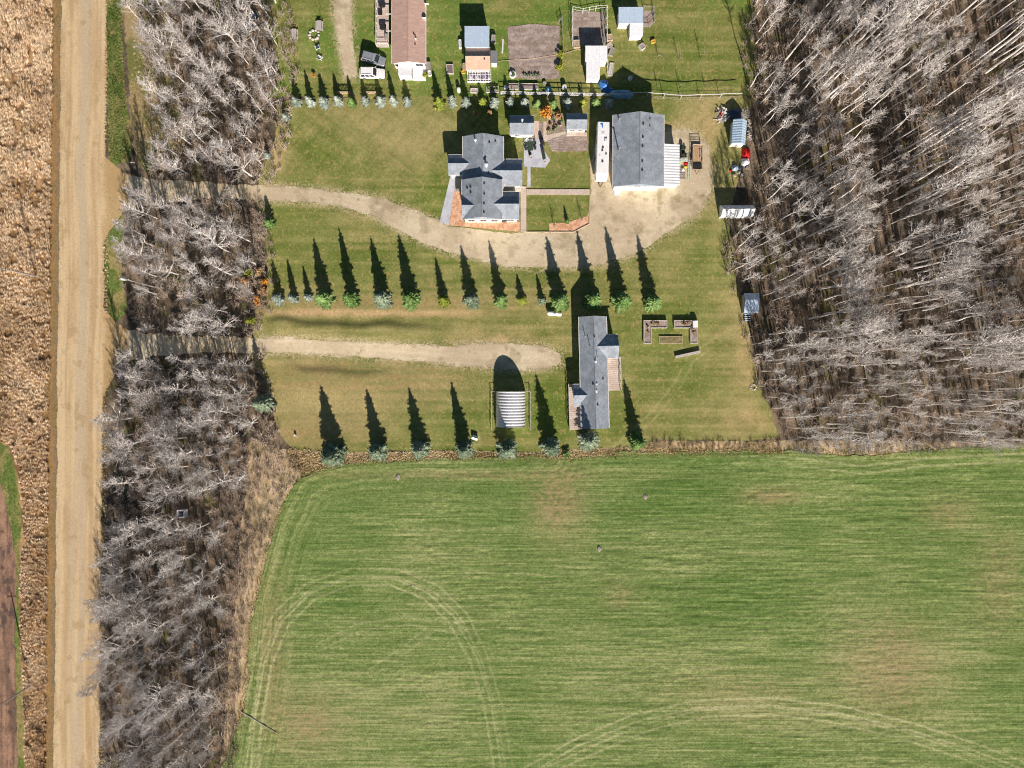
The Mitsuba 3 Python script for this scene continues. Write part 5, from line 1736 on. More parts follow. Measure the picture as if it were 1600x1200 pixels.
part(k, 'drawbar', at(MB().tube([[-2.4, -0.5, 0.55], [-3.3, 0, 0.5]], 0.05, 4).tube([[-2.4, 0.5, 0.55], [-3.3, 0, 0.5]], 0.05, 4)), 'm_rust')
mat('rust', (0.25, 0.10, 0.05))
for s_ in (-1, 1):
    wheel(k, 0.0, s_ * 1.06, 0.33, 0.2, at)

# ---------------------------------------------------------------- yard furniture and clutter


def lump(name, label, cat, px, py, sx, sy, h, m, seed, rot=0.0, group=None, hh=None):
    """something heaped or draped: a sagging uneven cover"""
    n, rings = 18, 6
    v, f = [], []
    for i in range(rings + 1):
        t = i / rings
        for j in range(n):
            a = 2 * math.pi * j / n
            q = meshkit.noise(np.array([[math.cos(a) * 2 + 5, math.sin(a) * 2 + 5, t * 2.5 + seed]]), seed)[0]
            rr = (1 - t) ** 0.5 * (0.78 + 0.44 * q)
            c, s_ = math.cos(a), math.sin(a)
            c, s_ = math.copysign(abs(c) ** 0.7, c), math.copysign(abs(s_) ** 0.7, s_)
            v.append([c * rr * sx / 2, s_ * rr * sy / 2, h * t ** 0.7 * (0.75 + 0.5 * q)])
    for i in range(rings):
        for j in range(n):
            a, b_ = i * n + j, i * n + (j + 1) % n
            f += [[a, b_, b_ + n], [a, b_ + n, a + n]]
    mb = MB().add(v, f)
    x, y = g(px, py, h * 0.5)
    return solo(name, label, cat, placed(mb, x, y, rot), m, 50, group)


def planter(name, label, pts, h, fill, frame='m_pale_wood', t=0.12, cat='raised bed'):
    """open box bed along a polygon of survey pixels, filled with soil"""
    k = thing(name, label, cat)
    p = Polygon(gp(pts, h))
    ring = p.difference(p.buffer(-t, join_style=2))
    v, f = tri2d(ring)
    mb = MB().add(np.c_[v, np.full(len(v), h)], f)
    for poly, sg in ((p, 1), (p.buffer(-t, join_style=2), -1)):
        c = np.array(poly.exterior.coords)
        for a, b_ in zip(c[:-1], c[1:]):
            mb.quad([*a, 0], [*b_, 0], [*b_, h], [*a, h])
    part(k, 'frame', mb, frame)
    inner = p.buffer(-t - 0.002, join_style=2)
    v, f = grid_sheet(inner, 0.2, lambda x, y: h * 0.72 + 0.12 * meshkit.fbm(np.c_[x * 1.6, y * 1.6, x * 0], 3, 4))
    part(k, 'soil', (v, f), fill, True)
    return k


def plants_in(k, spots, m, seed, h=0.35, z=0.3):
    r = np.random.default_rng(seed)
    for px, py, R in spots:
        st, fo = leafy(int(r.integers(999)), h, R * S, 60, 0.12)
        v, f = fo.mesh()
        x, y = g(px, py, z)
        part(k, 'plant', (v + [x, y, z], f), m)


k = planter('raised_bed', 'western L-shaped raised bed of brown soil with a pale timber frame', [(1005.8, 500.2), (1042.6, 500.2), (1042.6, 512.4), (1018, 512.4), (1018, 536.5), (1005.8, 536.5)], 0.68, 'm_soil', 'm_white_wood')
mat('white_wood', (0.56, 0.53, 0.50))
plants_in(k, [(1019, 505, 3), (1023, 506, 3), (1012, 512, 3), (1013, 520, 3), (1028, 507, 3)], 'm_dry_grass', 3, 0.4, 0.55)
k = planter('raised_bed', 'eastern L-shaped raised bed with rusty dead plants and a white bin on its corner', [(1053.5, 500.2), (1090.7, 500.2), (1090.7, 536.5), (1079, 536.5), (1079, 512.4), (1053.5, 512.4)], 0.68, 'm_soil', 'm_white_wood')
plants_in(k, [(1072, 506, 4), (1076, 505, 4), (1082, 513, 4), (1083, 519, 4), (1068, 505, 3)], 'm_rust_grass', 4, 0.45, 0.55)
x, y = g(1086.5, 506, 1.0)
solo('storage_bin', 'white bin standing on the corner of the eastern raised bed', 'bin', MB().rbox(x, y, 0.62, 1.0, 1.3, 0.45, 3), 'm_car_white')
planter('raised_bed', 'low rectangular bed of pale dry straw between the two L-shaped beds', [(1030.2, 525.2), (1066.6, 525.2), (1066.6, 537), (1030.2, 537)], 0.25, 'm_dry_soil', 'm_pale_wood')
scene['m_dry_soil'] = {'type': 'twosided', 'bsdf': {'type': 'diffuse', 'reflectance': mikit.proc(lambda p, n, uv: mix(A(168, 150, 110), A(118, 108, 70), fbm(p.x * 2, p.y * 2, octaves=3)))}}
k = thing('timber_bench', 'long slanting timber bench on the lawn south of the raised beds', 'bench')
x, y = g(1074.5, 553.5, 0.4)
at = lambda mb: placed(mb, x, y, 12.5)
for i in range(2):
    part(k, 'plank', at(MB().box(-2.6, 2.6, -0.22 + i * 0.23, -0.01 + i * 0.23, 0.5, 0.56)), 'm_white_wood')
part(k, 'side_board', at(MB().box(-2.6, 2.6, -0.27, -0.225, 0.05, 0.56)), 'm_white_wood')
for i in range(3):
    part(k, 'leg', at(MB().box(-2.4 + i * 2.3, -2.25 + i * 2.3, -0.2, 0.2, 0, 0.5)), 'm_weathered_wood')

k = thing('gas_tank', 'white horizontal gas tank on the lawn west of the bungalow', 'tank')
x, y = g(866.5, 490, 0.7)
at = lambda mb: placed(mb, x, y, -5)
n = 16
st = [(-1.5, 0.02), (-1.47, 0.2), (-1.36, 0.36), (-1.15, 0.46), (1.15, 0.46), (1.36, 0.36), (1.47, 0.2), (1.5, 0.02)]
v = [[u, r_ * math.cos(a), 0.72 + r_ * math.sin(a)] for u, r_ in st for a in np.arange(n) * 2 * np.pi / n]
f = []
for i in range(len(st) - 1):
    for j in range(n):
        a, b_ = i * n + j, i * n + (j + 1) % n
        f += [[a, b_, b_ + n], [a, b_ + n, a + n]]
part(k, 'body', at(MB().add(v, f)), 'm_car_white', 40)
for u in (-0.9, 0.9):
    part(k, 'leg', at(MB().box(u - 0.1, u + 0.1, -0.35, 0.35, 0, 0.35)), 'm_steel')
part(k, 'dome', at(MB().lathe(0, 0, [(0.2, 1.1), (0.2, 1.26), (0.12, 1.32)], 10)), 'm_steel')


def stones(name, label, px, py, n, ring, size, seed, cat='stone ring', m='m_stone'):
    k = thing(name, label, cat)
    r = np.random.default_rng(seed)
    x, y = g(px, py)
    for i in range(n):
        a = 2 * math.pi * i / n
        rr = ring * (1 if n > 5 and ring > 0.3 else r.random())
        s_ = size * r.uniform(0.7, 1.2)
        mb = MB().lathe(x + rr * math.cos(a) + r.normal(0, 0.04), y + rr * math.sin(a) + r.normal(0, 0.04), [(s_ * 0.7, 0), (s_, s_ * 0.35), (s_ * 0.85, s_ * 0.75), (s_ * 0.35, s_ * 1.0)], 6)
        part(k, 'stone', mb, m)
    return k


stones('fire_ring', 'ring of pale stones round a fire place near the eastern wood', 1177, 605, 9, 0.55, 0.2, 1)
stones('stone_pile', 'pale stone pile on the lawn between the two picnic tables', 491, 55, 10, 0.95, 0.34, 2, 'stone pile')
mat('dull_stone', (0.34, 0.32, 0.28))
for i, (px, py, lab) in enumerate(((622, 746, 'pale boulder near the north-west corner of the crop field'), (1008, 776, 'pale boulder in the crop field south of the bungalow, northern one'), (936, 857, 'pale boulder in the middle of the crop field, southern one'))):
    x, y = g(px, py)
    v, f = MB().lathe(0, 0, [(0.42, 0), (0.46, 0.10), (0.36, 0.2), (0.15, 0.24)], 9).mesh()
    v += (meshkit.noise(v * 3 + i, i) - 0.5)[:, None] * 0.22
    solo('boulder', lab, 'boulder', (v * [1.0, 1.4, 1] + [x, y, 0.06], f), 'm_dull_stone', 50)
for i, (px, py, rot, lab) in enumerate(((496, 74, 20, 'white lawn chair south of the stone pile, northern of two'), (500, 90, -30, 'white lawn chair south of the stone pile, southern of two'))):
    k = thing('lawn_chair', lab, 'chair')
    x, y = g(px, py, 0.4)
    at = lambda mb: placed(mb, x, y, rot)
    part(k, 'seat', at(MB().rbox(0, 0, 0.4, 0.75, 0.7, 0.06)), 'm_car_white')
    part(k, 'backrest', at(MB().hexa([[-0.36, -0.4, 0.42], [0.36, -0.4, 0.42], [0.36, -0.34, 0.42], [-0.36, -0.34, 0.42], [-0.36, -0.65, 1.0], [0.36, -0.65, 1.0], [0.36, -0.58, 1.0], [-0.36, -0.58, 1.0]])), 'm_car_white')
    for s_ in (-1, 1):
        part(k, 'armrest', at(MB().box(s_ * 0.42 - 0.06, s_ * 0.42 + 0.06, -0.4, 0.35, 0.6, 0.64)), 'm_car_white')
        for yy in (-0.3, 0.3):
            part(k, 'leg', at(MB().box(s_ * 0.38 - 0.03, s_ * 0.38 + 0.03, yy - 0.03, yy + 0.03, 0, 0.6)), 'm_car_white')


def picnic(label, px, py, rot=0, m='m_weathered_wood'):
    k = thing('picnic_table', label, 'table')
    x, y = g(px, py, 0.6)
    at = lambda mb: placed(mb, x, y, rot)
    for i in range(4):
        a = -0.42 + i * 0.215
        part(k, 'plank', at(MB().box(a, a + 0.195, -1.0, 1.0, 0.70, 0.75)), m)
    for s_ in (-1, 1):
        part(k, 'bench', at(MB().box(s_ * 0.62 - 0.14, s_ * 0.62 + 0.14, -1.0, 1.0, 0.42, 0.47)), m)
        part(k, 'leg', at(MB().tube([[-0.7, s_ * 0.7, 0], [-0.2, s_ * 0.7, 0.7]], 0.05, 4).tube([[0.7, s_ * 0.7, 0], [0.2, s_ * 0.7, 0.7]], 0.05, 4).tube([[-0.75, s_ * 0.7, 0.4], [0.75, s_ * 0.7, 0.4]], 0.04, 4)), m)


mat('grey_ply', (0.50, 0.46, 0.46))
picnic('weathered picnic table on the neighbouring lawn, western one', 459.5, 53, 0, 'm_grey_ply')
picnic('weathered picnic table on the neighbouring lawn, eastern one', 498.5, 40, 0, 'm_grey_ply')

# patio furniture
k = thing('patio_table', 'dark green glass-topped table on the patio', 'table')
x, y = g(828.5, 228, 0.7)
part(k, 'tabletop', MB().rbox(x, y, 0.70, 1.1, 1.9, 0.05), 'm_dark_green')
for a in (-0.4, 0.4):
    for b_ in (-0.8, 0.8):
        part(k, 'leg', MB().box(x + a - 0.03, x + a + 0.03, y + b_ - 0.03, y + b_ + 0.03, 0.03, 0.70), 'm_dark')
for i, (px, py, rot) in enumerate(((821.5, 224, -90), (821.8, 232, -90), (835.5, 223, 90), (835.8, 231, 90), (828, 240, 0))):
    k = thing('patio_chair', f'dark patio chair {("at the west side, northern", "at the west side, southern", "at the east side, northern", "at the east side, southern", "at the south end")[i]} place of the patio table', 'chair')
    x, y = g(px, py, 0.4)
    at = lambda mb: placed(mb, x, y, rot)
    part(k, 'seat', at(MB().rbox(0, 0, 0.42, 0.5, 0.5, 0.06)), 'm_dark_green')
    part(k, 'backrest', at(MB().box(-0.25, 0.25, -0.28, -0.23, 0.45, 0.95)), 'm_dark')
    part(k, 'leg', at(MB().box(-0.24, -0.2, -0.24, 0.24, 0.03, 0.42)), 'm_dark')
    part(k, 'leg', at(MB().box(0.2, 0.24, -0.24, 0.24, 0.03, 0.42)), 'm_dark')
for i, (px, py, lab) in enumerate(((829.5, 245.5, 'round clay pot on the patio south of the table'), (851, 252, 'round pot by the south-east corner of the patio'), (823.5, 219, 'white pot by the door of the garden shed with the chimney'))):
    x, y = g(px, py, 0.3)
    k = thing('flower_pot', lab, 'pot')
    part(k, 'bowl', MB().lathe(x, y, [(0.2, 0.03), (0.3, 0.45), (0.33, 0.5), (0.26, 0.5), (0.22, 0.42)], 12), ('m_stone', 'm_stone', 'm_car_white')[i], 40)
for i, (px, py, rot, lab) in enumerate(((849, 240, 12, 'dark sun lounger on the east side of the patio'), (847, 222, 20, 'dark covered grill beside the garden path'))):
    x, y = g(px, py, 0.4)
    at = lambda mb: placed(mb, x, y, rot)
    if i == 0:
        k = thing('sun_lounger', lab, 'lounger')
        part(k, 'seat', at(MB().rbox(0, -0.3, 0.3, 0.65, 1.3, 0.08)), 'm_dark_green')
        part(k, 'backrest', at(MB().hexa([[-0.32, 0.35, 0.3], [0.32, 0.35, 0.3], [0.32, 0.43, 0.3], [-0.32, 0.43, 0.3], [-0.32, 0.85, 0.75], [0.32, 0.85, 0.75], [0.32, 0.92, 0.72], [-0.32, 0.92, 0.72]])), 'm_dark')
        for s_ in (-1, 1):
            part(k, 'leg', at(MB().box(s_ * 0.28 - 0.03, s_ * 0.28 + 0.03, -0.8, 0.3, 0.03, 0.3)), 'm_dark')
    else:
        k = thing('grill', lab, 'grill')
        part(k, 'body', at(MB().rbox(0, 0, 0.03, 0.7, 1.3, 0.85)), 'm_dark')
        part(k, 'lid', at(MB().rbox(0, 0, 0.88, 0.6, 0.9, 0.3, 0, 0.04)), 'm_dark')

for i in range(9):
    px, py = ((858, 183), (864, 187), (871, 184), (877, 188), (860, 194), (868, 197), (875, 196), (858, 203), (866, 203))[i]
    shrub('plant', ('brown faded', 'dull green', 'rusty', 'dull green', 'tan', 'dull green', 'brown faded', 'yellowish', 'green')[i] + f' garden plant, {ORD[i]} of nine in the border between the garden sheds', 'plant', px, py, 0.7, 3.4,
          ('m_dry_grass', 'm_spruce_green', 'm_rust_grass', 'm_spruce_green', 'm_tan_leaf', 'm_spruce_green', 'm_brush', 'm_lime_leaf', 'm_spruce_green')[i], 80 + i, 130, 0.12)

# deck things of the long brown-roofed home
for i, (px, py, sx, sy, h_, m, nm, lab) in enumerate(((597, 8, 1.4, 0.9, 0.7, 'm_dark', 'deck_table', 'dark table near the top edge on the deck of the brown-roofed home'), (594, 20, 0.9, 0.8, 0.5, 'm_dark', 'deck_bench', 'dark bench in the middle of the deck of the brown-roofed home'),
                                                      (598.5, 43, 1.3, 1.0, 0.8, 'm_dark', 'grill', 'dark covered grill at the southern end of the deck'), (604, 58, 0.7, 1.3, 0.6, 'm_weathered_wood', 'deck_box', 'grey storage box at the foot of the deck'))):
    k = thing(nm, lab, nm.split('_')[-1])
    x, y = g(px, py, 1.1)
    part(k, 'top', MB().rbox(x, y, 0.7 + h_ - 0.1, sx, sy, 0.1), m)
    part(k, 'body', MB().rbox(x, y, 0.72, sx * 0.7, sy * 0.7, h_ - 0.12), m)

# fences ---------------------------------------------------------------------


def fence(label, pts, h, gap, rails, m, post=0.1, rr=0.05, name='rail_fence', sag=0.0):
    k = thing(name, label, 'fence')
    P = gp(pts)
    r = np.random.default_rng(len(pts) * 7 + int(h * 100))
    for (xa, ya), (xb, yb) in zip(P[:-1], P[1:]):
        L = math.hypot(xb - xa, yb - ya)
        n = max(1, round(L / gap))
        pp = [(xa + (xb - xa) * i / n, ya + (yb - ya) * i / n) for i in range(n + 1)]
        for x, y in pp[:-1] if len(P) > 2 else pp:
            part(k, 'post', MB().box(x - post / 2, x + post / 2, y - post / 2, y + post / 2, 0, h + 0.05), m)
        for z in rails:
            pl = []
            for (x0, y0), (x1, y1) in zip(pp[:-1], pp[1:]):
                e = r.normal(0, 0.03)
                pl += [[x0, y0, z], [(x0 + x1) / 2, (y0 + y1) / 2 + e, z - sag]]
            part(k, 'rail', MB().tube(pl + [[*pp[-1], z]], rr, 5), m)
    return k


fence('white-railed fence between the two yards behind the garden sheds', [(783, 147.5), (985, 151.5)], 1.5, 2.4, (1.45, 0.9, 0.35), 'm_pipe_white', 0.12, 0.065)
fence('tall post-and-cable fence running east to the wood behind the big workshop', [(985, 151.5), (1010, 151), (1062, 155), (1155, 152)], 2.05, 3.6, (2.0,), 'm_pipe_white', 0.09, 0.07, 'cable_fence', 0.08)
fence('bottom rails of the cable fence near the wood', [(1012, 153.2), (1062, 156.8), (1150, 154.4)], 1.1, 3.6, (1.0, 0.4), 'm_weathered_wood', 0.06, 0.025, 'wire_fence')
for a, b_, w_ in ((529, 548, 'fourth'), (574, 592, 'sixth')):
    k = thing('fence_panel', f'short tan picket panel behind the {w_} spruce of the northern row', 'fence')
    (xa, ya), (xb, yb) = g(a, 147), g(b_, 147)
    for i in range(10):
        x = xa + (xb - xa) * i / 9
        part(k, 'picket', MB().box(x - 0.07, x + 0.07, ya - 0.02, ya + 0.02, 0.05, 1.2), 'm_pale_wood')
    part(k, 'rail', MB().box(xa, xb, ya + 0.022, ya + 0.07, 0.95, 1.08), 'm_pale_wood')
    part(k, 'rail', MB().box(xa, xb, ya + 0.022, ya + 0.07, 0.3, 0.42), 'm_pale_wood')
fence('tall white-topped fence round the square animal pen', [(894, 72), (894, 18), (910, 21), (930, 17), (947.5, 16), (947.5, 70)], 1.9, 1.7, (1.85, 0.9), 'm_pipe_white', 0.09, 0.045, 'pen_fence')
fence('inner fence along the east side of the square animal pen', [(940, 22), (944, 70)], 1.5, 1.6, (1.45, 0.8, 0.4), 'm_weathered_wood', 0.08, 0.035, 'pen_fence')
fence('wire fence round the small run beside the pale blue shed', [(1005, 15), (1021, 15), (1022, 36), (1014, 44), (1004, 43)], 1.3, 1.6, (1.25, 0.6), 'm_weathered_wood', 0.08, 0.035, 'pen_fence')
fence('pale fence of the planted run east of the white sheds', [(938, 97), (948.5, 97), (949, 122)], 1.3, 1.3, (1.25, 0.6), 'm_pipe_white', 0.08, 0.04, 'pen_fence')
fence('grey fence on the east side of the big bare soil plot', [(873, 36), (878, 30), (880, 82)], 1.3, 2.0, (1.2, 0.6), 'm_weathered_wood', 0.09, 0.04, 'garden_fence')

# utility poles -----------------------------------------------------------------
for px, py, h_, lab in ((240, 448, 11.0, 'wooden utility pole with a white lamp among the roadside trees between the driveway mouths'), (58, 432, 10.5, 'wooden utility pole in the reed ditch west of the road, northern one'),
                        (47, 1072, 10.5, 'wooden utility pole in the reed ditch west of the road, southern one')):
    k = thing('utility_pole', lab, 'pole')
    x, y = g(px, py)
    part(k, 'shaft', MB().tube([[x, y, 0], [x, y, h_]], [0.17, 0.11], 8), 'm_weathered_wood')
    part(k, 'crossarm', MB().box(x - 0.9, x + 0.9, y - 0.16, y - 0.11, h_ - 0.55, h_ - 0.43), 'm_weathered_wood')
    for i in (-0.8, 0.8):
        part(k, 'insulator', MB().lathe(x + i, y - 0.135, [(0.05, h_ - 0.43), (0.06, h_ - 0.32), (0.03, h_ - 0.25)], 8), 'm_cloth_white')
    if px == 240:
        part(k, 'lamp', MB().rbox(x - 0.5, y + 0.1, h_ - 1.3, 0.9, 0.5, 0.55), 'm_car_white')
        part(k, 'lamp_arm', MB().tube([[x - 0.1, y, h_ - 1.0], [x - 0.3, y + 0.1, h_ - 1.0]], 0.05, 6), 'm_steel')

# clutter along the northern fence ------------------------------------------------
planter('planter_box', 'short timber planter box by the white-railed fence, west of the long one', [(795, 130), (810, 130), (810, 139), (795, 139)], 0.5, 'm_soil', 'm_white_wood', 0.1, 'planter')
planter('planter_box', 'long timber planter box by the white-railed fence', [(813, 130), (841, 130), (841, 139), (813, 139)], 0.5, 'm_soil', 'm_white_wood', 0.1, 'planter')
k = planter('planter_box', 'timber planter box with green plants south of the greenhouse', [(760, 135), (779, 135), (779, 144), (760, 144)], 0.5, 'm_soil', 'm_white_wood', 0.1, 'planter')
plants_in(k, [(763, 138, 3), (768, 139, 3), (774, 138, 3), (777, 140, 2)], 'm_spruce_green', 5, 0.4, 0.4)
planter('planter_box', 'small timber sandbox on the lawn west of the greenhouse', [(697, 100), (708, 100), (709, 115), (698, 115)], 0.4, 'm_grey_sand', 'm_white_wood', 0.15, 'sandbox')
mat('grey_sand', (0.22, 0.18, 0.17))
lump('tarpaulin', 'pale blue tarpaulin heap by the white-railed fence', 'tarpaulin', 857, 140, 1.3, 1.5, 0.7, 'm_tarp_light', 3)
lump('tarpaulin', 'bright blue tarpaulin heap south-east of the white sheds', 'tarpaulin', 944, 132, 1.9, 2.6, 1.1, 'm_tarp_blue', 4, 20)
lump('covered_boat', 'long turquoise covered boat in the shadow behind the workshop', 'boat', 972, 146, 5.0, 1.7, 1.4, 'm_tarp_light', 5, -2)
lump('tarpaulin', 'blue tarpaulin patch at the foot of the turquoise covered boat', 'tarpaulin', 953, 141, 1.2, 1.2, 0.5, 'm_tarp_blue', 6)


def barrel(label, px, py, r_, h_, m, name='barrel', cat='barrel'):
    x, y = g(px, py, h_)
    k = thing(name, label, cat)
    part(k, 'body', MB().lathe(x, y, [(r_ * 0.92, 0.02), (r_, h_ * 0.3), (r_, h_ * 0.7), (r_ * 0.92, h_), (r_ * 0.8, h_)], 14), m, 40)
    part(k, 'lid', MB().lathe(x, y, [(r_ * 0.78, h_ - 0.01), (r_ * 0.76, h_ + 0.03), (r_ * 0.3, h_ + 0.05)], 14), m)


barrel('round white water tank by the white-railed fence', 882, 135, 0.5, 1.0, 'm_cloth_white')
barrel('pale drum on the grass in the shadow of the workshop gable', 985, 121, 0.45, 0.8, 'm_cloth_white')
barrel('white upright tank among the northern spruces south of the sandbox', 716.5, 139, 0.38, 1.2, 'm_car_white')
barrel('white drum beside the short planter box', 790.5, 136, 0.42, 0.8, 'm_cloth_white')
barrel('small grey tub at the north-east of the long planter', 851, 129, 0.4, 0.5, 'm_weathered_wood', 'tub', 'tub')
k = thing('tyre_planter', 'round tub planted with green leaves at the corner of the bare soil plot', 'planter')
x, y = g(801, 116, 0.4)
part(k, 'rim', MB().lathe(x, y, [(0.72, 0.02), (0.78, 0.25), (0.72, 0.5), (0.5, 0.5), (0.48, 0.3)], 16), 'm_cloth_white', 50)
st, fo = leafy(61, 0.6, 0.5, 120, 0.12)
part(k, 'plant', (fo.mesh()[0] + [x, y, 0.3], fo.mesh()[1]), 'm_spruce_green')
for i in range(6):
    px = 818 + i * 4.6
    k = thing('cabbage_plant', 'grey-green cabbage plant in the short row at the south of the bare soil plot', 'plant', 'row of cabbages in the bare soil plot')
    st, fo = leafy(70 + i, 0.5, 0.34, 90, 0.13)
    x, y = g(px, 118 + (i % 2))
    part(k, 'stem', (st.mesh()[0] * [0.4, 0.4, 0.4] + [x, y, 0.05], st.mesh()[1]), 'm_spruce_green')
    part(k, 'foliage', (fo.mesh()[0] + [x, y, 0.08], fo.mesh()[1]), 'm_spruce_blue')
pl = [[*g(*p), 0.12] for p in ((778, 96), (800, 94), (830, 92), (856, 88), (880, 84), (900, 78), (913, 77))]
solo('garden_hose', 'pale hose lying across the bare soil plot', 'hose', MB().tube(smooth_line(pl, 4), 0.045, 5), 'm_pale_wood')
x, y = g(785.5, 72)
solo('white_board', 'pale board lying on the grass west of the bare soil plot', 'board', MB().rbox(x, y, 0.01, 0.3, 2.9, 0.08, -3), 'm_cloth_white')
for i, (px, py, sx, sy, h_, m, rot, lab) in enumerate(((1003.5, 72, 1.0, 1.0, 0.7, 'm_white_wood', 35, 'open square crate on the lawn south of the pale blue shed'), (1021, 64, 0.8, 0.5, 0.5, 'm_yellow', 15, 'small pale yellow box on the lawn east of the square crate'),
                                                       (901, 68, 1.2, 1.4, 0.6, 'm_pale_wood', 4, 'stacked pallet at the south-west corner of the animal pen'), (952.5, 58, 1.1, 1.2, 0.8, 'm_pale_wood', 8, 'pale timber pallet east of the animal pen'),
                                                       (953, 70, 0.9, 0.8, 0.5, 'm_stone', 30, 'pale stone-coloured box beside the white coop'), (956, 80, 0.8, 1.6, 0.5, 'm_weathered_wood', -20, 'grey boards stacked beside the white coop'),
                                                       (955, 108, 0.8, 2.6, 0.25, 'm_white_wood', -8, 'white boards leaning by the planted run'), (741, 141, 1.5, 0.8, 0.4, 'm_white_wood', 0, 'pale boards behind the spruces south of the greenhouse'),
                                                       (669, 103, 0.8, 1.6, 0.7, 'm_weathered_wood', 0, 'grey bin store at the corner of the brown-roofed home'), (671, 114, 0.6, 0.9, 0.5, 'm_cloth_white', 10, 'white box south of the grey bin store'),
                                                       (725, 103, 0.5, 1.1, 0.6, 'm_pale_wood', 0, 'pale box leaning at the west wall of the pink-roofed shed'), (724, 112, 0.7, 0.5, 0.4, 'm_yellow', 10, 'yellow-brown box at the corner of the greenhouse'),
                                                       (719, 68, 0.5, 1.6, 0.6, 'm_cloth_white', 4, 'white boards along the west wall of the pale blue shed'), (771, 60, 0.8, 1.4, 0.9, 'm_weathered_wood', -6, 'grey clutter box by the east wall of the pale blue shed'))):
    k = thing('crate', lab, 'box')
    x, y = g(px, py, h_)
    at = lambda mb: placed(mb, x, y, rot)
    fr = MB()
    for a in (-1, 1):
        fr.box(a * sx / 2 - 0.06, a * sx / 2 + 0.06, -sy / 2, sy / 2, 0.02, h_)
        fr.box(-sx / 2 + 0.062, sx / 2 - 0.062, a * sy / 2 - 0.06, a * sy / 2 + 0.06, 0.02, h_ - 0.003)
    part(k, 'side', at(fr), m)
    nb = max(2, int(sx / 0.28))
    for j in range(nb):
        a = -sx / 2 + 0.07 + (sx - 0.14) * j / nb
        part(k, 'slat', at(MB().box(a, a + (sx - 0.14) / nb - 0.04, -sy / 2 + 0.065, sy / 2 - 0.065, h_ - 0.14, h_ - 0.08)), m if i not in (0,) else 'm_weathered_wood')

# clutter beside the lean-to and along the eastern wood ------------------------------
k = thing('garden_tractor', 'dark garden tractor with grey bins parked beside the lean-to', 'tractor')
x, y = g(1067.5, 236, 0.8)
at = lambda mb: placed(mb, x, y, 95)
part(k, 'body', at(loft([(-1.2, 0.4, 0.3, 0.7, 0.1), (0.2, 0.42, 0.3, 0.75, 0.1), (0.3, 0.36, 0.3, 1.0, 0.12), (1.2, 0.3, 0.3, 0.9, 0.15)])), 'm_dark_green')
part(k, 'seat', at(MB().rbox(-0.4, 0, 0.75, 0.5, 0.5, 0.14).rbox(-0.65, 0, 0.85, 0.12, 0.5, 0.4)), 'm_dark')
part(k, 'bin', at(MB().rbox(-1.5, 0.1, 0.25, 0.6, 0.8, 0.6, 0, 0.04)), 'm_weathered_wood')
for xx, r_ in ((-0.7, 0.38), (0.85, 0.28)):
    for s_ in (-1, 1):
        wheel(k, xx, s_ * 0.55, r_, 0.26, at)
x, y = g(1069, 249.5, 0.9)
solo('work_bench', 'pale green-white bench board at the side of the lean-to', 'bench', MB().rbox(x, y, 0.75, 1.5, 0.7, 0.08, 4).box(x - 0.6, x - 0.5, y - 0.3, y + 0.3, 0, 0.75).box(x + 0.5, x + 0.6, y - 0.3, y + 0.3, 0, 0.75), 'm_pale_green')
mat('pale_green', (0.52, 0.62, 0.54))
x, y = g(1077.5, 265, 0.6)
k = thing('leaning_ladder', 'grey ladder leaning beside the flatbed trailer', 'ladder')
for s_ in (-0.22, 0.22):
    part(k, 'rail', MB().tube([[x + s_, y - 1.9, 0.05], [x + s_, y + 1.9, 1.0]], 0.05, 4), 'm_pale_green')
for i in range(11):
    t = i / 10
    part(k, 'rung', MB().tube([[x - 0.22, y - 1.7 + 3.4 * t, 0.1 + 0.85 * t], [x + 0.22, y - 1.7 + 3.4 * t, 0.1 + 0.85 * t]], 0.03, 4), 'm_pale_green')
lump('red_cart', 'small red cover heap beside the lean-to', 'cover', 1072.5, 255, 0.8, 0.7, 0.5, 'm_red', 8)
lump('yellow_bag', 'yellow bag lying beside the lean-to south of the red cover', 'bag', 1071.5, 260.5, 0.9, 0.6, 0.4, 'm_yellow', 9)
x, y = g(1067, 270, 0.5)
k = thing('pallet', 'weathered pallet with boards near the south end of the lean-to', 'pallet')
for i in range(5):
    part(k, 'slat', MB().box(x - 0.7, x + 0.6, y - 1.2 + i * 0.5, y - 0.85 + i * 0.5, 0.12, 0.17), 'm_weathered_wood')
for s_ in (-0.6, 0, 0.5):
    part(k, 'bearer', MB().box(x + s_ - 0.05, x + s_ + 0.05, y - 1.2, y + 1.15, 0.02, 0.12), 'm_wood')
x, y = g(1067.5, 265, 0.4)
solo('storage_bin', 'small white bin between the yellow bag and the pallet', 'bin', MB().rbox(x, y, 0.02, 0.5, 0.5, 0.5, 5, 0.04), 'm_car_white')

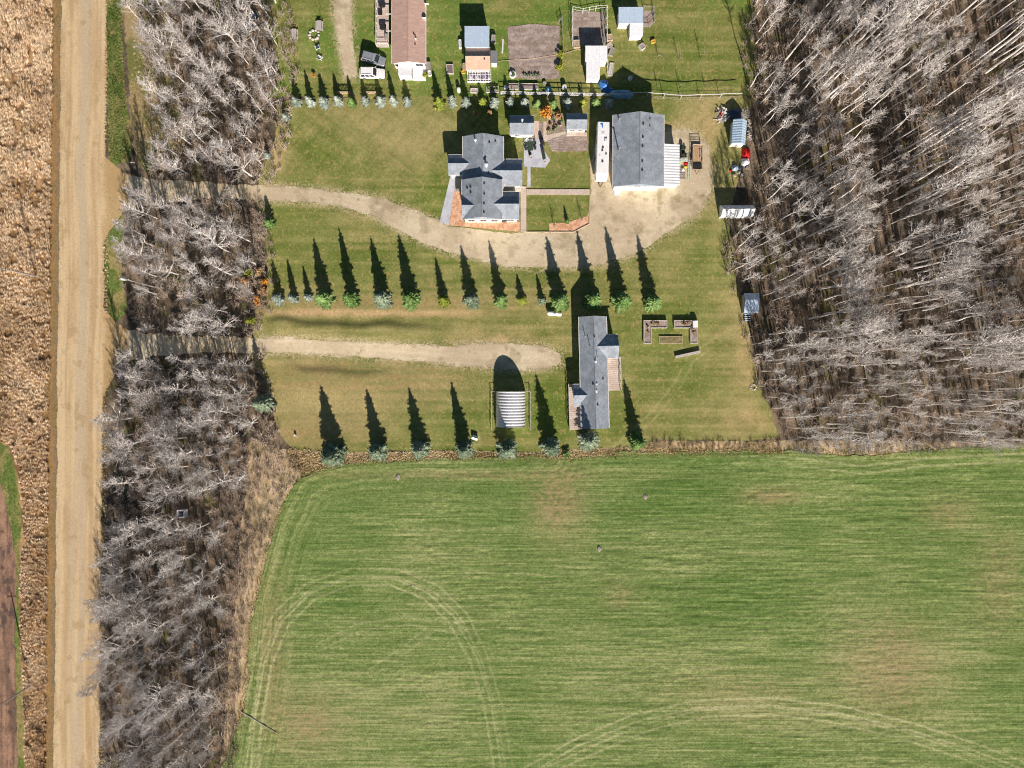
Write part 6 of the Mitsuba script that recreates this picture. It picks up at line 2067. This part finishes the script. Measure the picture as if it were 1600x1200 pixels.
r_ = random.Random(8)
k = thing('scrap_heap', 'heap of pale scrap boards and pipes north-west of the blue shed', 'scrap heap')
for i in range(34):
    x, y = g(r_.uniform(1121, 1137), r_.uniform(168, 190), 0.5)
    part(k, 'board', MB().rbox(x, y, r_.uniform(0.02, 0.7), r_.uniform(0.5, 1.6), r_.uniform(0.08, 0.3), 0.07, r_.uniform(0, 180)), r_.choice(['m_cloth_white', 'm_white_wood', 'm_weathered_wood', 'm_steel', 'm_white_wall', 'm_red']))
lump('tarpaulin', 'dark blue tarpaulin over a trailer north of the blue shed', 'tarpaulin', 1150, 177, 3.2, 2.2, 1.2, 'm_navy', 11)
mat('navy', (0.05, 0.08, 0.14), 0.5)
k = thing('branch_pile', 'pale brushwood pile at the wood edge north-east of the blue shed', 'brushwood')
bp = MB()
for i in range(40):
    x, y = g(r_.uniform(1155, 1168), r_.uniform(172, 186))
    a, l = r_.uniform(0, 3.14), r_.uniform(0.4, 0.9)
    bp.tube([[x - l * math.cos(a), y - l * math.sin(a), r_.uniform(0.1, 0.6)], [x + l * math.cos(a), y + l * math.sin(a), r_.uniform(0.1, 0.9)]], 0.03, 4)
part(k, 'branches', bp, 'm_stone')
k = thing('firewood_stack', 'row of stacked firewood along the east wall of the blue shed', 'firewood')
for i in range(46):
    x, y = g(1172 + r_.uniform(-2, 2), 186 + 33 * (i % 23) / 23, 0.8)
    z = 0.16 + 0.3 * (i // 23) + 0.03 * r_.random()
    part(k, 'log', MB().tube([[x - 0.28, y, z], [x + 0.28, y + r_.uniform(-0.06, 0.06), z]], r_.uniform(0.08, 0.12), 7), r_.choice(['m_white_wood', 'm_stone', 'm_weathered_wood', 'm_pale_wood']))
lump('red_tarpaulin', 'bright red tarpaulin over equipment south of the blue shed', 'tarpaulin', 1167, 238.5, 1.7, 2.3, 1.3, 'm_red', 12)
lump('white_tarpaulin', 'white tarpaulin heap south of the red tarpaulin', 'tarpaulin', 1165.5, 252, 1.8, 1.6, 0.9, 'm_cloth_white', 13, 20)
lump('tarpaulin', 'pale blue sheeted heap at the wood edge south-west of the white tarpaulin', 'tarpaulin', 1149, 262, 1.5, 1.2, 0.8, 'm_pale_blue_metal', 14)
lump('white_bucket', 'small white sack south of the pale blue sheeted heap', 'sack', 1155, 269, 0.6, 0.6, 0.5, 'm_cloth_white', 15)
lump('pink_sack', 'small reddish sack west of the pale blue sheeted heap', 'sack', 1142, 266, 0.6, 0.5, 0.35, 'm_red', 16)
for i in range(4):
    px, py = ((1160, 273), (1148, 274), (1168, 262), (1157, 262))[i]
    x, y = g(px, py, 0.3)
    solo('scrap_box', ('grey scrap box at the wood edge, southern one of four', 'pinkish scrap box at the wood edge, western one of four', 'steel scrap box at the wood edge, eastern one of four', 'navy scrap box at the wood edge, northern one of four')[i], 'box',
         MB().rbox(x, y, 0.0, 0.6, 0.5, 0.45, 25 * i), ('m_weathered_wood', 'm_pale_wood', 'm_steel', 'm_navy')[i])
x, y = g(1168, 496, 0.5)
k = thing('step_ladder', 'dark slatted rack in front of the metal-roofed shed in the wood', 'rack')
for i in range(4):
    part(k, 'slat', MB().box(x - 0.6, x + 0.6, y - 0.7 + i * 0.4, y - 0.5 + i * 0.4, 0.4, 0.46), 'm_pale_blue_metal')
for s_ in (-0.5, 0.5):
    part(k, 'leg', MB().box(x + s_ - 0.04, x + s_ + 0.04, y - 0.7, y + 0.7, 0.02, 0.4), 'm_dark')

# odd things in the south and west
k = thing('dog_house', 'small white kennel on the lawn west of the arched shelter', 'kennel')
x, y = g(742, 684, 0.5)
at = lambda mb: placed(mb, x, y, -18)
part(k, 'wall', at(MB().box(-0.5, 0.5, -0.35, 0.35, 0.0, 0.5)), 'm_car_white')
part(k, 'roof', at(MB().add([[-0.6, -0.45, 0.48], [0.6, -0.45, 0.48], [0.6, 0.45, 0.48], [-0.6, 0.45, 0.48], [-0.6, 0, 0.85], [0.6, 0, 0.85]], [[0, 1, 5], [0, 5, 4], [2, 3, 4], [2, 4, 5], [0, 4, 3], [1, 2, 5], [0, 3, 2], [0, 2, 1]])), 'm_car_white')
part(k, 'opening', at(MB().box(-0.2, 0.2, -0.36, -0.345, 0.03, 0.38)), 'm_dark')
x, y = g(461, 681, 0.4)
solo('white_bucket', 'small white bucket on the lawn near the south-west corner', 'bucket', MB().lathe(x, y, [(0.18, 0.02), (0.25, 0.5), (0.22, 0.5), (0.18, 0.3)], 12), 'm_car_white', 40)
k = thing('hunting_blind', 'small pale open-topped hut in the clearing of the roadside trees', 'hut')
x, y = g(283, 803, 1.2)
fr = MB()
for a in (-0.7, 0.7):
    fr.box(x + a - 0.09, x + a + 0.09, y - 0.75, y + 0.75, 0, 1.5)
    fr.box(x - 0.6, x + 0.6, y + a - 0.09, y + a + 0.09, 0, 1.497)
part(k, 'wall', fr, 'm_cloth_white')
part(k, 'floor', MB().box(x - 0.6, x + 0.6, y - 0.6, y + 0.6, 0.3, 0.4), 'm_navy')
pl = [[*g(*p), 0.16] for p in ((378, 1112), (392, 1120), (408, 1130), (432, 1144))]
solo('fallen_trunk', 'pale fallen trunk lying from the roadside trees into the crop field', 'log', MB().tube(pl, [0.12, 0.11, 0.09, 0.05], 7), 'm_stone')
k = thing('road_sign', 'small white sign post at the mouth of the curving driveway', 'sign')
x, y = g(208, 254, 1.0)
part(k, 'post', MB().box(x - 0.05, x + 0.05, y - 0.05, y + 0.05, 0, 1.6), 'm_weathered_wood')
part(k, 'board', MB().box(x - 0.4, x + 0.4, y - 0.09, y - 0.052, 1.0, 1.6), 'm_white_wall')
for px, py, nm in ((663, 28, 'southern'), (667, 6, 'northern')):
    k = thing('satellite_dish', f'white satellite dish at the east eave of the brown-roofed home, {nm} one', 'dish')
    x, y = g(px, py, 3.3)
    v = [[x, y - 0.02, 3.5]]
    f = []
    for i in range(3):
        for j in range(12):
            a, r2 = j * math.pi / 6, 0.15 * (i + 1)
            v.append([x + r2 * math.cos(a), y - 0.02 - r2 * r2 * 0.5 - r2 * math.sin(a) * 0.25, 3.5 + r2 * math.sin(a)])
    f += [[0, 1 + j, 1 + (j + 1) % 12] for j in range(12)]
    for i in range(2):
        for j in range(12):
            a, b_ = 1 + i * 12 + j, 1 + i * 12 + (j + 1) % 12
            f += [[a, b_, b_ + 12], [a, b_ + 12, a + 12]]
    part(k, 'reflector', MB().add(v, f), 'm_car_white')
    part(k, 'mast', MB().tube([[x, y, 2.9], [x, y, 3.5]], 0.03, 5), 'm_steel')
